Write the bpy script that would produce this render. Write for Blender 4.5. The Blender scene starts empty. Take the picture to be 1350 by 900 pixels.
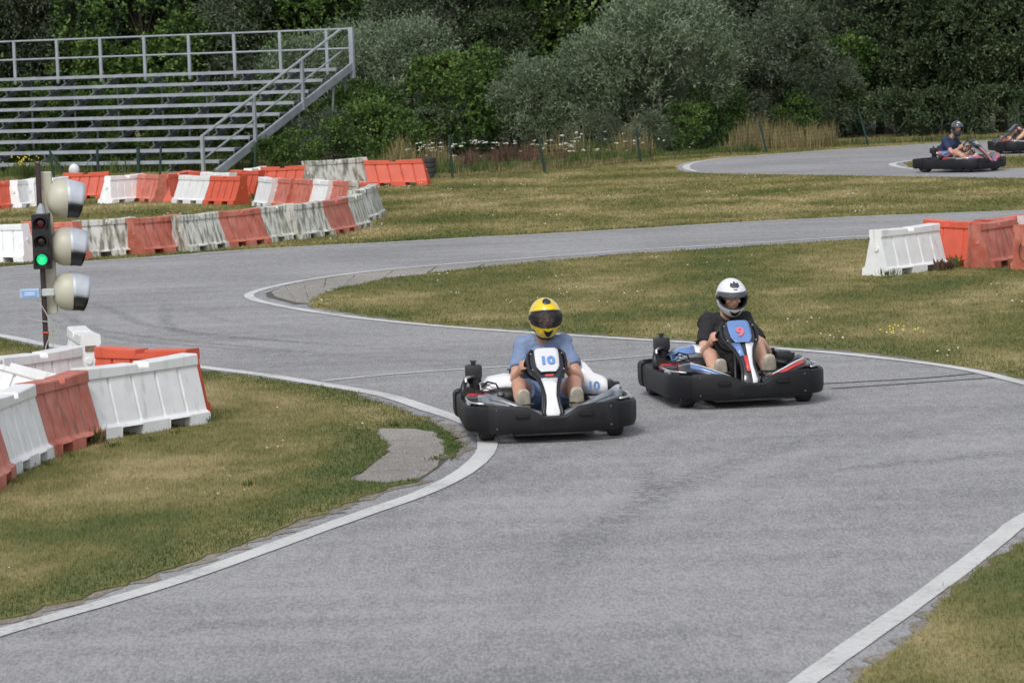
import bpy, bmesh, math, random
import numpy as np
from mathutils import Vector, Matrix
random.seed(4)
rng = np.random.default_rng(7)
PI = math.pi
scene = bpy.context.scene
COL = scene.collection

# ------------------------------------------------------------------ camera, world, sun, exposure
CAM_H = 3.05                      # camera height in metres
FPX = 4500.0                      # focal length in pixels of the 1350 px wide photograph (120 mm lens)
ROLL = math.radians(2.0)
PITCH = math.atan((450 - 53) / FPX)
fwd = Vector((0, math.cos(PITCH), -math.sin(PITCH)))
up0 = Vector((0, math.sin(PITCH), math.cos(PITCH)))
rt0 = Vector((1, 0, 0))
cR, sR = math.cos(ROLL), math.sin(ROLL)
cam_right = rt0 * cR - up0 * sR   # image right
cam_up = up0 * cR + rt0 * sR      # image up
CAM = Vector((0, 0, CAM_H))
cd = bpy.data.cameras.new('camera')
cam = bpy.data.objects.new('camera', cd); COL.objects.link(cam)
M3 = Matrix((cam_right, cam_up, -fwd)).transposed()
cam.matrix_world = Matrix.Translation(CAM) @ M3.to_4x4()
cd.sensor_width = 36.0; cd.lens = FPX / 1350 * 36.0
cd.clip_start = 0.1; cd.clip_end = 2000
cd.dof.use_dof = True; cd.dof.focus_distance = 30.0; cd.dof.aperture_fstop = 9.5
scene.camera = cam

world = bpy.data.worlds.new("World"); scene.world = world; world.use_nodes = True
SUN_EL, SUN_ROT = math.radians(50), math.radians(200)
wn = world.node_tree
sky = wn.nodes.new('ShaderNodeTexSky'); sky.sky_type = 'NISHITA'; sky.sun_disc = False
sky.sun_elevation = SUN_EL; sky.sun_rotation = SUN_ROT
sky.air_density = 1.0; sky.dust_density = 2.0; sky.ozone_density = 1.0
bg = wn.nodes['Background']; bg.inputs['Strength'].default_value = 0.15
hs = wn.nodes.new('ShaderNodeHueSaturation'); hs.inputs['Saturation'].default_value = 0.30
wn.links.new(sky.outputs[0], hs.inputs['Color']); wn.links.new(hs.outputs[0], bg.inputs[0])
sd = bpy.data.lights.new('sun', 'SUN'); sd.energy = 1.3; sd.angle = math.radians(20); sd.color = (1, .965, .92)
sun = bpy.data.objects.new('sun', sd); COL.objects.link(sun)
sdir = Vector((math.sin(SUN_ROT) * math.cos(SUN_EL), math.cos(SUN_ROT) * math.cos(SUN_EL), math.sin(SUN_EL)))
sun.rotation_euler = sdir.to_track_quat('Z', 'Y').to_euler()
scene.view_settings.view_transform = 'Standard'; scene.view_settings.look = 'None'
scene.view_settings.exposure = 0.33; scene.view_settings.gamma = 1
scene.render.resolution_x = 1024; scene.render.resolution_y = 682

# ------------------------------------------------------------------ helpers
def at(px, py, z=0.0):
    d = fwd + cam_right * ((px - 675) / FPX) + cam_up * ((450 - py) / FPX)
    t = (z - CAM_H) / d.z
    return CAM + d * t
def at_d(px, py, Y):
    """point on the pixel's ray at world distance Y"""
    d = fwd + cam_right * ((px - 675) / FPX) + cam_up * ((450 - py) / FPX)
    return CAM + d * (Y / d.y)

def tag(o, label=None, cat=None, group=None, kind=None):
    if label: o['label'] = label
    if cat: o['category'] = cat
    if group: o['group'] = group
    if kind: o['kind'] = kind
    return o
def empty(name, loc=(0, 0, 0), rz=0.0):
    o = bpy.data.objects.new(name, None); COL.objects.link(o)
    o.location = loc; o.rotation_euler = (0, 0, rz); o.empty_display_size = .1
    return o
def link(name, me, mats=None, parent=None, smooth=False):
    o = bpy.data.objects.new(name, me); COL.objects.link(o)
    if mats is not None:
        for m in (mats if isinstance(mats, (list, tuple)) else [mats]): me.materials.append(m)
    if parent is not None: o.parent = parent
    if smooth:
        me.polygons.foreach_set('use_smooth', [True] * len(me.polygons))
    return o
def from_bm(name, bm, mats, parent=None, smooth=False, angle=None):
    me = bpy.data.meshes.new(name); bm.to_mesh(me); bm.free()
    o = link(name, me, mats, parent, smooth)
    if angle:
        me.polygons.foreach_set('use_smooth', [True] * len(me.polygons))
        me.set_sharp_from_angle(angle=math.radians(angle))
    return o
def np_mesh(name, verts, tris_or_quads, n):
    """verts (N,3), faces (F,n)"""
    me = bpy.data.meshes.new(name)
    verts = np.asarray(verts, dtype=np.float32); F = np.asarray(tris_or_quads, dtype=np.int32)
    me.vertices.add(len(verts)); me.vertices.foreach_set('co', verts.ravel())
    me.loops.add(F.size); me.loops.foreach_set('vertex_index', F.ravel())
    me.polygons.add(len(F)); me.polygons.foreach_set('loop_start', np.arange(0, F.size, n, dtype=np.int32))
    me.polygons.foreach_set('loop_total', np.full(len(F), n, dtype=np.int32))
    me.update(calc_edges=True); me.validate()
    return me
def copy_tree(o, parent=None):
    c = o.copy(); COL.objects.link(c)
    if parent is not None: c.parent = parent
    for ch in list(o.children): copy_tree(ch, c)
    return c

def box(bm, c, s, rot=None):
    m = Matrix.Translation(c) @ (rot.to_4x4() if rot is not None else Matrix.Identity(4)) @ Matrix.Diagonal((s[0], s[1], s[2], 1))
    return bmesh.ops.create_cube(bm, size=1, matrix=m)['verts']
def bevel(bm, w=.008, seg=2):
    es = [e for e in bm.edges if len(e.link_faces) == 2 and e.calc_face_angle(0) > .5]
    bmesh.ops.bevel(bm, geom=es, offset=w, segments=seg, affect='EDGES', profile=.6)
def tube(bm, pts, r, seg=8, cap=True):
    """tapered tube through pts; r number or list"""
    pts = [Vector(p) for p in pts]
    rs = r if isinstance(r, (list, tuple)) else [r] * len(pts)
    rings = []; prev = None
    for i, p in enumerate(pts):
        a = pts[max(i - 1, 0)]; b = pts[min(i + 1, len(pts) - 1)]
        t = (b - a).normalized()
        if prev is None:
            u = t.orthogonal().normalized()
        else:
            u = (prev - t * prev.dot(t)).normalized()
        prev = u; v = t.cross(u)
        rings.append([bm.verts.new(p + (u * math.cos(2 * PI * k / seg) + v * math.sin(2 * PI * k / seg)) * rs[i]) for k in range(seg)])
    for a, b in zip(rings, rings[1:]):
        for k in range(seg):
            bm.faces.new((a[k], a[(k + 1) % seg], b[(k + 1) % seg], b[k]))
    if cap:
        bm.faces.new(list(reversed(rings[0]))); bm.faces.new(rings[-1])
def cyl(bm, p, q, r, seg=20, r2=None): tube(bm, [p, q], [r, r if r2 is None else r2], seg)
def capsule(bm, p, q, r1, r2, seg=14):
    p, q = Vector(p), Vector(q); t = (q - p); L = t.length; t = t.normalized()
    pts, rs = [], []
    for k in range(1, 5):
        a = PI / 2 * k / 4
        pts.append(p - t * r1 * math.cos(a)); rs.append(r1 * math.sin(a))
    for k in range(4, 0, -1):
        a = PI / 2 * k / 4
        pts.append(q + t * r2 * math.cos(a)); rs.append(r2 * math.sin(a))
    tube(bm, pts, rs, seg)
def ellipsoid(bm, c, s, rot=None, seg=18):
    m = Matrix.Translation(c) @ (rot.to_4x4() if rot is not None else Matrix.Identity(4)) @ Matrix.Diagonal((s[0], s[1], s[2], 1))
    bmesh.ops.create_uvsphere(bm, u_segments=seg, v_segments=seg // 2 + 1, radius=1, matrix=m)
def loft(bm, rings, closed=True, cap=False):
    vs = [[bm.verts.new(p) for p in r] for r in rings]
    n = len(vs[0])
    for a, b in zip(vs, vs[1:]):
        for k in range(n if closed else n - 1):
            bm.faces.new((a[k], a[(k + 1) % n], b[(k + 1) % n], b[k]))
    if cap: bm.faces.new(list(reversed(vs[0]))); bm.faces.new(vs[-1])
    bmesh.ops.recalc_face_normals(bm, faces=bm.faces[:])
def catmull(P, step=.25):
    P = [Vector((p[0], p[1], 0)) for p in P]; out = []
    for i in range(len(P) - 1):
        p0 = P[max(i - 1, 0)]; p1 = P[i]; p2 = P[i + 1]; p3 = P[min(i + 2, len(P) - 1)]
        # centripetal parametrisation keeps uneven spacing free of loops
        def tj(a, b, t): return t + max((b - a).length, 1e-4) ** .5
        t0 = 0; t1 = tj(p0, p1, t0) if i > 0 else .0; 
        if i == 0: p0 = p1 * 2 - p2; t1 = tj(p0, p1, 0)
        if i == len(P) - 2: p3 = p2 * 2 - p1
        t2 = tj(p1, p2, t1); t3 = tj(p2, p3, t2)
        n = max(2, int((p2 - p1).length / step))
        for k in range(n):
            t = t1 + (t2 - t1) * k / n
            A1 = p0 * ((t1 - t) / (t1 - t0)) + p1 * ((t - t0) / (t1 - t0))
            A2 = p1 * ((t2 - t) / (t2 - t1)) + p2 * ((t - t1) / (t2 - t1))
            A3 = p2 * ((t3 - t) / (t3 - t2)) + p3 * ((t - t2) / (t3 - t2))
            B1 = A1 * ((t2 - t) / (t2 - t0)) + A2 * ((t - t0) / (t2 - t0))
            B2 = A2 * ((t3 - t) / (t3 - t1)) + A3 * ((t - t1) / (t3 - t1))
            out.append(B1 * ((t2 - t) / (t2 - t1)) + B2 * ((t - t1) / (t2 - t1)))
    out.append(P[-1]); return out
def ribbon(bm, pts, w, z, wob=0.0):
    L, R = [], []
    for i, p in enumerate(pts):
        a = pts[max(i - 1, 0)]; b = pts[min(i + 1, len(pts) - 1)]
        t = (b - a); t.z = 0; t.normalize(); n = Vector((-t.y, t.x, 0))
        ww = w[i] if isinstance(w, (list, tuple)) else w
        ww *= 1 + wob * (random.random() - .5)
        L.append(bm.verts.new((p.x + n.x * ww / 2, p.y + n.y * ww / 2, z)))
        R.append(bm.verts.new((p.x - n.x * ww / 2, p.y - n.y * ww / 2, z)))
    for i in range(len(pts) - 1):
        f = bm.faces.new((L[i], R[i], R[i + 1], L[i + 1]))
    bmesh.ops.recalc_face_normals(bm, faces=bm.faces[:])
    for f in bm.faces:
        if f.normal.z < 0: f.normal_flip()

# ------------------------------------------------------------------ materials
def N(nt, t, **kw):
    n = nt.nodes.new(t)
    for k, v in kw.items(): setattr(n, k, v)
    return n
def mat(name, col, rough=.6, metal=0.0, var=.12, scale=6.0, bump=0.0, bscale=60, coat=0.0, spec=None, streak=None, col2=None):
    m = bpy.data.materials.new(name); m.use_nodes = True; nt = m.node_tree; b = nt.nodes['Principled BSDF']
    tc = N(nt, 'ShaderNodeTexCoord')
    no = N(nt, 'ShaderNodeTexNoise'); no.inputs['Scale'].default_value = scale; no.inputs['Detail'].default_value = 5
    nt.links.new(tc.outputs['Object'], no.inputs['Vector'])
    mx = N(nt, 'ShaderNodeMix', data_type='RGBA')
    c = Vector(col)
    mx.inputs['A'].default_value = (*(c * (1 - var)), 1)
    mx.inputs['B'].default_value = (*(Vector(col2) if col2 else c * (1 + var)), 1)
    cr = N(nt, 'ShaderNodeMapRange'); cr.inputs[1].default_value = .35; cr.inputs[2].default_value = .65
    nt.links.new(no.outputs[0], cr.inputs[0]); nt.links.new(cr.outputs[0], mx.inputs['Factor'])
    last = mx.outputs['Result']
    if streak:   # vertical dirt streaks
        mp = N(nt, 'ShaderNodeMapping'); mp.inputs['Scale'].default_value = (streak[1], streak[1], 2.2)
        n2 = N(nt, 'ShaderNodeTexNoise'); n2.inputs['Scale'].default_value = 1.0; n2.inputs['Detail'].default_value = 6
        oi = N(nt, 'ShaderNodeObjectInfo'); va = N(nt, 'ShaderNodeVectorMath', operation='ADD')
        sc = N(nt, 'ShaderNodeMath', operation='MULTIPLY'); sc.inputs[1].default_value = 37
        nt.links.new(oi.outputs['Random'], sc.inputs[0]); nt.links.new(sc.outputs[0], va.inputs[1])
        nt.links.new(tc.outputs['Object'], mp.inputs[0]); nt.links.new(mp.outputs[0], va.inputs[0]); nt.links.new(va.outputs[0], n2.inputs['Vector'])
        r2 = N(nt, 'ShaderNodeMapRange'); r2.inputs[1].default_value = streak[2]; r2.inputs[2].default_value = streak[2] + .18; r2.inputs[4].default_value = streak[3]
        nt.links.new(n2.outputs[0], r2.inputs[0])
        m2 = N(nt, 'ShaderNodeMix', data_type='RGBA'); m2.inputs['B'].default_value = (*streak[0], 1)
        nt.links.new(last, m2.inputs['A']); nt.links.new(r2.outputs[0], m2.inputs['Factor']); last = m2.outputs['Result']
        hv = N(nt, 'ShaderNodeHueSaturation'); vr = N(nt, 'ShaderNodeMapRange'); vr.inputs[3].default_value = .86; vr.inputs[4].default_value = 1.06
        nt.links.new(oi.outputs['Random'], vr.inputs[0]); nt.links.new(vr.outputs[0], hv.inputs['Value']); nt.links.new(last, hv.inputs['Color']); last = hv.outputs['Color']
    nt.links.new(last, b.inputs['Base Color'])
    b.inputs['Roughness'].default_value = rough; b.inputs['Metallic'].default_value = metal
    if coat: b.inputs['Coat Weight'].default_value = coat; b.inputs['Coat Roughness'].default_value = .08
    if spec is not None: b.inputs['Specular IOR Level'].default_value = spec
    if bump:
        n3 = N(nt, 'ShaderNodeTexNoise'); n3.inputs['Scale'].default_value = bscale; n3.inputs['Detail'].default_value = 4
        nt.links.new(tc.outputs['Object'], n3.inputs['Vector'])
        bp = N(nt, 'ShaderNodeBump'); bp.inputs['Strength'].default_value = bump; bp.inputs['Distance'].default_value = .01
        nt.links.new(n3.outputs[0], bp.inputs['Height']); nt.links.new(bp.outputs[0], b.inputs['Normal'])
    return m

def ramp(nt, stops):
    r = N(nt, 'ShaderNodeValToRGB'); e = r.color_ramp.elements
    while len(e) < len(stops): e.new(.5)
    for el, (p, c) in zip(e, stops): el.position = p; el.color = (*c, 1)
    return r

def asphalt_mat(name, lo, hi, streaks=True):
    m = bpy.data.materials.new(name); m.use_nodes = True; nt = m.node_tree; b = nt.nodes['Principled BSDF']
    g = N(nt, 'ShaderNodeNewGeometry')
    def noise(s, d=4, mp=None, rough=.5):
        n = N(nt, 'ShaderNodeTexNoise'); n.inputs['Scale'].default_value = s; n.inputs['Detail'].default_value = d; n.inputs['Roughness'].default_value = rough
        src = g.outputs['Position']
        if mp:
            mm = N(nt, 'ShaderNodeMapping'); mm.inputs['Scale'].default_value = mp[0]; mm.inputs['Rotation'].default_value = (0, 0, mp[1])
            nt.links.new(src, mm.inputs[0]); src = mm.outputs[0]
        nt.links.new(src, n.inputs['Vector']); return n
    big = noise(.35, 4); fine = noise(62, 3, ((1, .24, 1), 0), .75); st = noise(1.0, 5, ((.25, 2.2, 1), -.35)); sp = noise(9, 2, ((1, .35, 1), 0))
    r = ramp(nt, [(.28, lo), (.68, hi)])
    a = N(nt, 'ShaderNodeMath', operation='MULTIPLY_ADD'); a.inputs[1].default_value = .22; 
    nt.links.new(big.outputs[0], a.inputs[0])
    f2 = N(nt, 'ShaderNodeMath', operation='MULTIPLY_ADD'); f2.inputs[1].default_value = .55; nt.links.new(fine.outputs[0], f2.inputs[0])
    f3 = N(nt, 'ShaderNodeMath', operation='MULTIPLY_ADD'); f3.inputs[1].default_value = .16 if streaks else 0; nt.links.new(st.outputs[0], f3.inputs[0])
    f4 = N(nt, 'ShaderNodeMath', operation='MULTIPLY'); f4.inputs[1].default_value = .12; nt.links.new(sp.outputs[0], f4.inputs[0])
    nt.links.new(f4.outputs[0], f3.inputs[2]); nt.links.new(f3.outputs[0], f2.inputs[2]); nt.links.new(f2.outputs[0], a.inputs[2])
    mr = N(nt, 'ShaderNodeMapRange'); mr.inputs[1].default_value = .31 if streaks else .24; mr.inputs[2].default_value = .74 if streaks else .66
    nt.links.new(a.outputs[0], mr.inputs[0]); nt.links.new(mr.outputs[0], r.inputs[0])
    nt.links.new(r.outputs[0], b.inputs['Base Color']); b.inputs['Roughness'].default_value = .88
    bp = N(nt, 'ShaderNodeBump'); bp.inputs['Strength'].default_value = .35; bp.inputs['Distance'].default_value = .006
    nt.links.new(fine.outputs[0], bp.inputs['Height']); nt.links.new(bp.outputs[0], b.inputs['Normal'])
    return m

def grass_mat(name, blades):
    """dry and green patches over world position; attribute 'lush' shifts to green, 'rnd' varies each blade"""
    m = bpy.data.materials.new(name); m.use_nodes = True; nt = m.node_tree; b = nt.nodes['Principled BSDF']
    g = N(nt, 'ShaderNodeNewGeometry')
    sx = N(nt, 'ShaderNodeSeparateXYZ'); cx = N(nt, 'ShaderNodeCombineXYZ'); nt.links.new(g.outputs['Position'], sx.inputs[0])
    nt.links.new(sx.outputs[0], cx.inputs[0]); nt.links.new(sx.outputs[1], cx.inputs[1])
    def noise(s, d, off=0):
        n = N(nt, 'ShaderNodeTexNoise'); n.inputs['Scale'].default_value = s; n.inputs['Detail'].default_value = d
        mm = N(nt, 'ShaderNodeMapping'); mm.inputs['Location'].default_value = (off, off, 0); mm.inputs['Scale'].default_value = (1, .6, 1)
        nt.links.new(cx.outputs[0], mm.inputs[0]); nt.links.new(mm.outputs[0], n.inputs['Vector']); return n
    a = noise(.55, 6); c = noise(3.2, 4, 9)
    at_ = N(nt, 'ShaderNodeAttribute'); at_.attribute_name = 'lush'
    ar = N(nt, 'ShaderNodeAttribute'); ar.attribute_name = 'rnd'
    def madd(x, k, y):
        q = N(nt, 'ShaderNodeMath', operation='MULTIPLY_ADD'); nt.links.new(x, q.inputs[0]); q.inputs[1].default_value = k
        if isinstance(y, float): q.inputs[2].default_value = y
        else: nt.links.new(y, q.inputs[2])
        return q.outputs[0]
    v = madd(a.outputs[0], 1.7, madd(c.outputs[0], .6, madd(at_.outputs['Fac'], -.55, madd(ar.outputs['Fac'], .34, -.72 if blades else -.62))))
    r = ramp(nt, [(0.0, (.050, .080, .018)), (.25, (.090, .112, .030)), (.48, (.152, .146, .048)), (.72, (.258, .222, .096)), (1, (.40, .33, .185))])
    nt.links.new(v, r.inputs[0]); last = r.outputs[0]
    if not blades:
        f = noise(30, 3); mx = N(nt, 'ShaderNodeMix', data_type='RGBA', blend_type='MULTIPLY'); mx.inputs['Factor'].default_value = .6
        r2 = ramp(nt, [(.35, (.7, .68, .66)), (.65, (1.1, 1.1, 1.1))]); nt.links.new(f.outputs[0], r2.inputs[0])
        nt.links.new(last, mx.inputs['A']); nt.links.new(r2.outputs[0], mx.inputs['B']); last = mx.outputs['Result']
        bp = N(nt, 'ShaderNodeBump'); bp.inputs['Strength'].default_value = .6; bp.inputs['Distance'].default_value = .02
        nt.links.new(f.outputs[0], bp.inputs['Height']); nt.links.new(bp.outputs[0], b.inputs['Normal'])
    nt.links.new(last, b.inputs['Base Color']); b.inputs['Roughness'].default_value = .75; b.inputs['Specular IOR Level'].default_value = .2
    return m

def leaf_mat(name, c1, c2, c3, back=None, scale=.8, trans=.25, rough=.55):
    m = bpy.data.materials.new(name); m.use_nodes = True; nt = m.node_tree; b = nt.nodes['Principled BSDF']
    g = N(nt, 'ShaderNodeNewGeometry'); n = N(nt, 'ShaderNodeTexNoise'); n.inputs['Scale'].default_value = scale; n.inputs['Detail'].default_value = 3
    nt.links.new(g.outputs['Position'], n.inputs['Vector'])
    ar = N(nt, 'ShaderNodeAttribute'); ar.attribute_name = 'rnd'
    q = N(nt, 'ShaderNodeMath', operation='MULTIPLY_ADD'); nt.links.new(ar.outputs['Fac'], q.inputs[0]); q.inputs[1].default_value = .55
    nt.links.new(n.outputs[0], q.inputs[2])
    r = ramp(nt, [(.45, c1), (.75, c2), (1, c3)]); nt.links.new(q.outputs[0], r.inputs[0])
    last = r.outputs[0]
    if back:
        mx = N(nt, 'ShaderNodeMix', data_type='RGBA'); mx.inputs['B'].default_value = (*back, 1)
        nt.links.new(g.outputs['Backfacing'], mx.inputs['Factor']); nt.links.new(last, mx.inputs['A']); last = mx.outputs['Result']
    nt.links.new(last, b.inputs['Base Color']); b.inputs['Roughness'].default_value = rough; b.inputs['Specular IOR Level'].default_value = .3
    tr = N(nt, 'ShaderNodeBsdfTranslucent'); nt.links.new(last, tr.inputs[0])
    ms = N(nt, 'ShaderNodeMixShader'); ms.inputs[0].default_value = trans
    out = nt.nodes['Material Output']; nt.links.new(b.outputs[0], ms.inputs[1]); nt.links.new(tr.outputs[0], ms.inputs[2]); nt.links.new(ms.outputs[0], out.inputs[0])
    return m

def paint_line_mat(name, col, under, thresh=.40):
    m = bpy.data.materials.new(name); m.use_nodes = True; nt = m.node_tree; b = nt.nodes['Principled BSDF']
    g = N(nt, 'ShaderNodeNewGeometry')
    n = N(nt, 'ShaderNodeTexNoise'); n.inputs['Scale'].default_value = 22; n.inputs['Detail'].default_value = 8; n.inputs['Roughness'].default_value = .7
    n2 = N(nt, 'ShaderNodeTexNoise'); n2.inputs['Scale'].default_value = 1.3; n2.inputs['Detail'].default_value = 4
    for q in (n, n2): nt.links.new(g.outputs['Position'], q.inputs['Vector'])
    a = N(nt, 'ShaderNodeMath', operation='MULTIPLY_ADD'); a.inputs[1].default_value = .5; nt.links.new(n2.outputs[0], a.inputs[0])
    h = N(nt, 'ShaderNodeMath', operation='MULTIPLY'); h.inputs[1].default_value = .6; nt.links.new(n.outputs[0], h.inputs[0]); nt.links.new(h.outputs[0], a.inputs[2])
    r = ramp(nt, [(thresh - .06, under), (thresh + .04, tuple(Vector(col) * .82)), (.62, col)]); nt.links.new(a.outputs[0], r.inputs[0])
    nt.links.new(r.outputs[0], b.inputs['Base Color']); b.inputs['Roughness'].default_value = .7
    return m

ASPH = asphalt_mat('asphalt', (.160, .159, .163), (.325, .322, .327))
CONC = asphalt_mat('old_concrete', (.17, .158, .140), (.33, .31, .285), False)
GRASS_SHEET = grass_mat('grass_ground', False)
GRASS_BLADE = grass_mat('grass_blade', True)
LINE = paint_line_mat('white_line_paint', (.56, .56, .55), (.24, .24, .245), .44)
LINE_OLD = paint_line_mat('worn_white_line_paint', (.50, .50, .50), (.24, .24, .245), .36)
SKID = mat('tyre_rubber_mark', (.055, .055, .058), .8, var=.3, scale=20)

def soft_mark_mat(name, col, amount):
    m = bpy.data.materials.new(name); m.use_nodes = True; nt = m.node_tree; b = nt.nodes['Principled BSDF']
    b.inputs['Base Color'].default_value = (*col, 1); b.inputs['Roughness'].default_value = .85
    g = N(nt, 'ShaderNodeNewGeometry'); n = N(nt, 'ShaderNodeTexNoise'); n.inputs['Scale'].default_value = 14; n.inputs['Detail'].default_value = 6
    nt.links.new(g.outputs['Position'], n.inputs['Vector'])
    a = N(nt, 'ShaderNodeAttribute'); a.attribute_name = 'fade'
    r = N(nt, 'ShaderNodeMapRange'); r.inputs[1].default_value = .35; r.inputs[2].default_value = .7; nt.links.new(n.outputs[0], r.inputs[0])
    q = N(nt, 'ShaderNodeMath', operation='MULTIPLY'); nt.links.new(r.outputs[0], q.inputs[0]); nt.links.new(a.outputs['Fac'], q.inputs[1])
    k = N(nt, 'ShaderNodeMath', operation='MULTIPLY'); k.inputs[1].default_value = amount; nt.links.new(q.outputs[0], k.inputs[0])
    nt.links.new(k.outputs[0], b.inputs['Alpha']); return m
SMEAR = soft_mark_mat('faint_rubber_smear', (.07, .07, .075), .15)

# ------------------------------------------------------------------ the setting: ground, track, islands
def P(L, z=0.0): return [at(x, y, z) for x, y in L]
def poly_sheet(name, pts, z, m, kind='structure', skirt=0.0, jit=0.0, step=.18):
    """flat sheet with an uneven outline; skirt drops its rim"""
    out = []
    n = len(pts)
    for i in range(n):
        a, b = pts[i], pts[(i + 1) % n]; L = (b - a).length
        if L > 14: k = 1
        else: k = max(1, int(L / step))
        for j in range(k): out.append(a.lerp(b, j / k))
    c = []
    for i, p in enumerate(out):
        j = jit * (math.sin(i * 1.7) * .5 + random.uniform(-1, 1))
        a = out[i - 1]; b = out[(i + 1) % len(out)]; t = (b - a); t.z = 0
        if t.length < 1e-6: continue
        t.normalize(); nn = Vector((-t.y, t.x, 0)); c.append(Vector((p.x, p.y, 0)) + nn * j)
    bm = bmesh.new(); vs = [bm.verts.new((p.x, p.y, z)) for p in c]
    es = [bm.edges.new((vs[i], vs[(i + 1) % len(vs)])) for i in range(len(vs))]
    r = bmesh.ops.triangle_fill(bm, edges=es, use_beauty=True)
    for f in bm.faces:
        if f.normal.z < 0: f.normal_flip()
    if skirt:
        low = [bm.verts.new((p.x, p.y, z - skirt)) for p in c]
        for i in range(len(vs)):
            j = (i + 1) % len(vs)
            try: bm.faces.new((vs[i], low[i], low[j], vs[j]))
            except ValueError: pass
    o = from_bm(name, bm, m); tag(o, kind=kind)
    return o, np.array([(p.x, p.y) for p in c])

bm = bmesh.new()
for a, b, c, d in ((-400, 400, -60, 900),):
    vs = [bm.verts.new(v) for v in ((a, c, 0), (b, c, 0), (b, d, 0), (a, d, 0))]; bm.faces.new(vs)
tag(from_bm('ground', bm, GRASS_SHEET), kind='structure')

Z_ASPH, Z_LINE, Z_PAD, Z_TURF = .004, .010, .012, .016
lineC = [(-160, 372), (0, 354), (100, 346.7), (180, 341.7), (300, 332.4), (368, 328), (448, 323.6), (507, 321.0), (600, 315.6), (700, 310.5), (850, 302), (1000, 293), (1200, 284), (1350, 278.5), (1500, 273), (2150, 249)]
lineA = [(-160, 420), (0, 443), (60, 455), (130, 466), (260, 484), (350, 495.5), (428, 508), (505.5, 521.5), (570, 542), (610, 555), (636, 570), (643, 586), (638, 600), (609, 625), (557, 651), (480, 678), (400, 706.7), (233, 766.7), (117, 801.7), (0, 835), (-150, 885), (-400, 960)]
lineB = [(2150, 264), (1500, 292), (1350, 300), (1156, 310.5), (1000, 320.5), (850, 329.5), (700, 340.7), (566.7, 351), (478, 359.6), (398, 371), (359, 378.8), (335, 385.5), (328, 390), (336, 396.0), (359, 401.5), (398, 409), (463, 418.7), (507, 423.7), (596, 432), (700, 439.4), (780, 444.5), (870, 450), (960, 455), (1040, 461.3), (1109, 467), (1178, 474.6), (1235, 481.5), (1283, 489.6), (1315.5, 497), (1350, 506), (1440, 524), (1580, 531), (1800, 520), (2200, 488)]
lineD = [(2200, 577), (1900, 588), (1600, 608), (1450, 640), (1350, 685), (1327, 703), (1277, 743), (1200, 800), (1133, 847), (1063, 898), (960, 975)]
lineE = [(2150, 148), (1500, 176), (1298, 186), (1193.6, 192), (1054, 201.5), (963.6, 208.5), (922, 213.5), (906, 218.5), (907, 223.5), (918, 226.8)]
lineF = [(2150, 172), (1500, 199), (1350, 205), (1263, 207.8), (1205, 211.8), (1178, 216), (1184, 220.3), (1210, 223.6), (1260, 225.8)]
start = [(425, 503), (516, 494), (600, 488), (679, 483), (760, 477), (862, 469)]
LC, LA, LB, LD, LE, LF = (catmull(P(l)) for l in (lineC, lineA, lineB, lineD, lineE, lineF))

def off(pts, dx):
    out = []
    for i, p in enumerate(pts):
        a = pts[max(i - 1, 0)]; b = pts[min(i + 1, len(pts) - 1)]; t = (b - a); t.z = 0; t.normalize()
        out.append(p + Vector((-t.y, t.x, 0)) * dx)
    return out
edgeC = off(LC, .28)
main = [Vector(p) for p in edgeC] + [Vector((25, 50, 0)), Vector((25, -10, 0)), Vector((-25, -10, 0)), Vector((-25, 60, 0))]
road, road_poly = poly_sheet('track', main, Z_ASPH, ASPH, jit=.03)
far = off(LE, -.25)
far_pts = [Vector(p) for p in far] + P([(936, 229.0), (1159, 232.5), (1350, 235.5), (1500, 237), (2150, 226)])
road2, road2_poly = poly_sheet('far_track', far_pts, Z_ASPH, ASPH, jit=.04)

# turf islands laid over the tarmac
g1 = P([(0, 448), (60, 461), (150, 474), (258, 489.5), (350, 501), (454, 517), (531, 543), (570, 557), (598, 574), (608, 590), (597, 607), (583, 601), (588, 590), (575, 572), (545, 566.5), (497, 567), (500, 577), (512, 588), (513, 596), (500, 606), (470, 628), (464, 634), (511, 639), (547, 634), (556, 634), (505.6, 647), (466.7, 662), (415, 682), (378.5, 695), (316.7, 720), (200, 760), (100, 791.7), (0, 820), (-150, 868), (-420, 950), (-520, 700), (-250, 560), (-200, 430)])
g2 = P([(409.6, 399.5), (425, 389), (448, 380.7), (507, 369), (581.5, 360), (626, 354.5), (700, 347), (850, 334.5), (1000, 325), (1156, 315), (1350, 304), (1500, 296), (2150, 268), (2200, 480), (1800, 512), (1580, 523), (1440, 517), (1350, 500), (1315, 492), (1270, 485.4), (1224, 477), (1132, 464), (1040, 458), (960, 451.5), (860, 446.5), (700, 436), (567, 428), (478, 416), (412.6, 405.2)])
g4 = P([(2200, 590), (1900, 602), (1600, 624), (1450, 662), (1350, 717), (1293, 752), (1263, 777), (1217, 827), (1150, 883), (1090, 930), (1100, 1000), (2200, 1000)])
g5 = P([(1193, 216), (1215, 211.5), (1263, 210), (1301, 207.5), (1400, 204), (1500, 201), (2150, 175), (2150, 192), (1500, 215), (1400, 219), (1322, 223), (1230, 223.8), (1200, 220.8)])
DIRT = asphalt_mat('verge_dirt', (.115, .10, .078), (.26, .235, .195), False)
for nm_, g_, o_ in (('near_verge_dirt', g1, .07), ('infield_verge_dirt', g2, .06), ('corner_verge_dirt', g4, .07)):
    c_ = sum(g_, Vector()) / len(g_); ar_ = sum(g_[i - 1].x * g_[i].y - g_[i].x * g_[i - 1].y for i in range(len(g_)))
    cc = off(g_ + [g_[0]], -o_ if ar_ > 0 else o_)[:-1]
    poly_sheet(nm_, cc, Z_ASPH + .0035, DIRT, jit=.055, step=.10)
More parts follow.
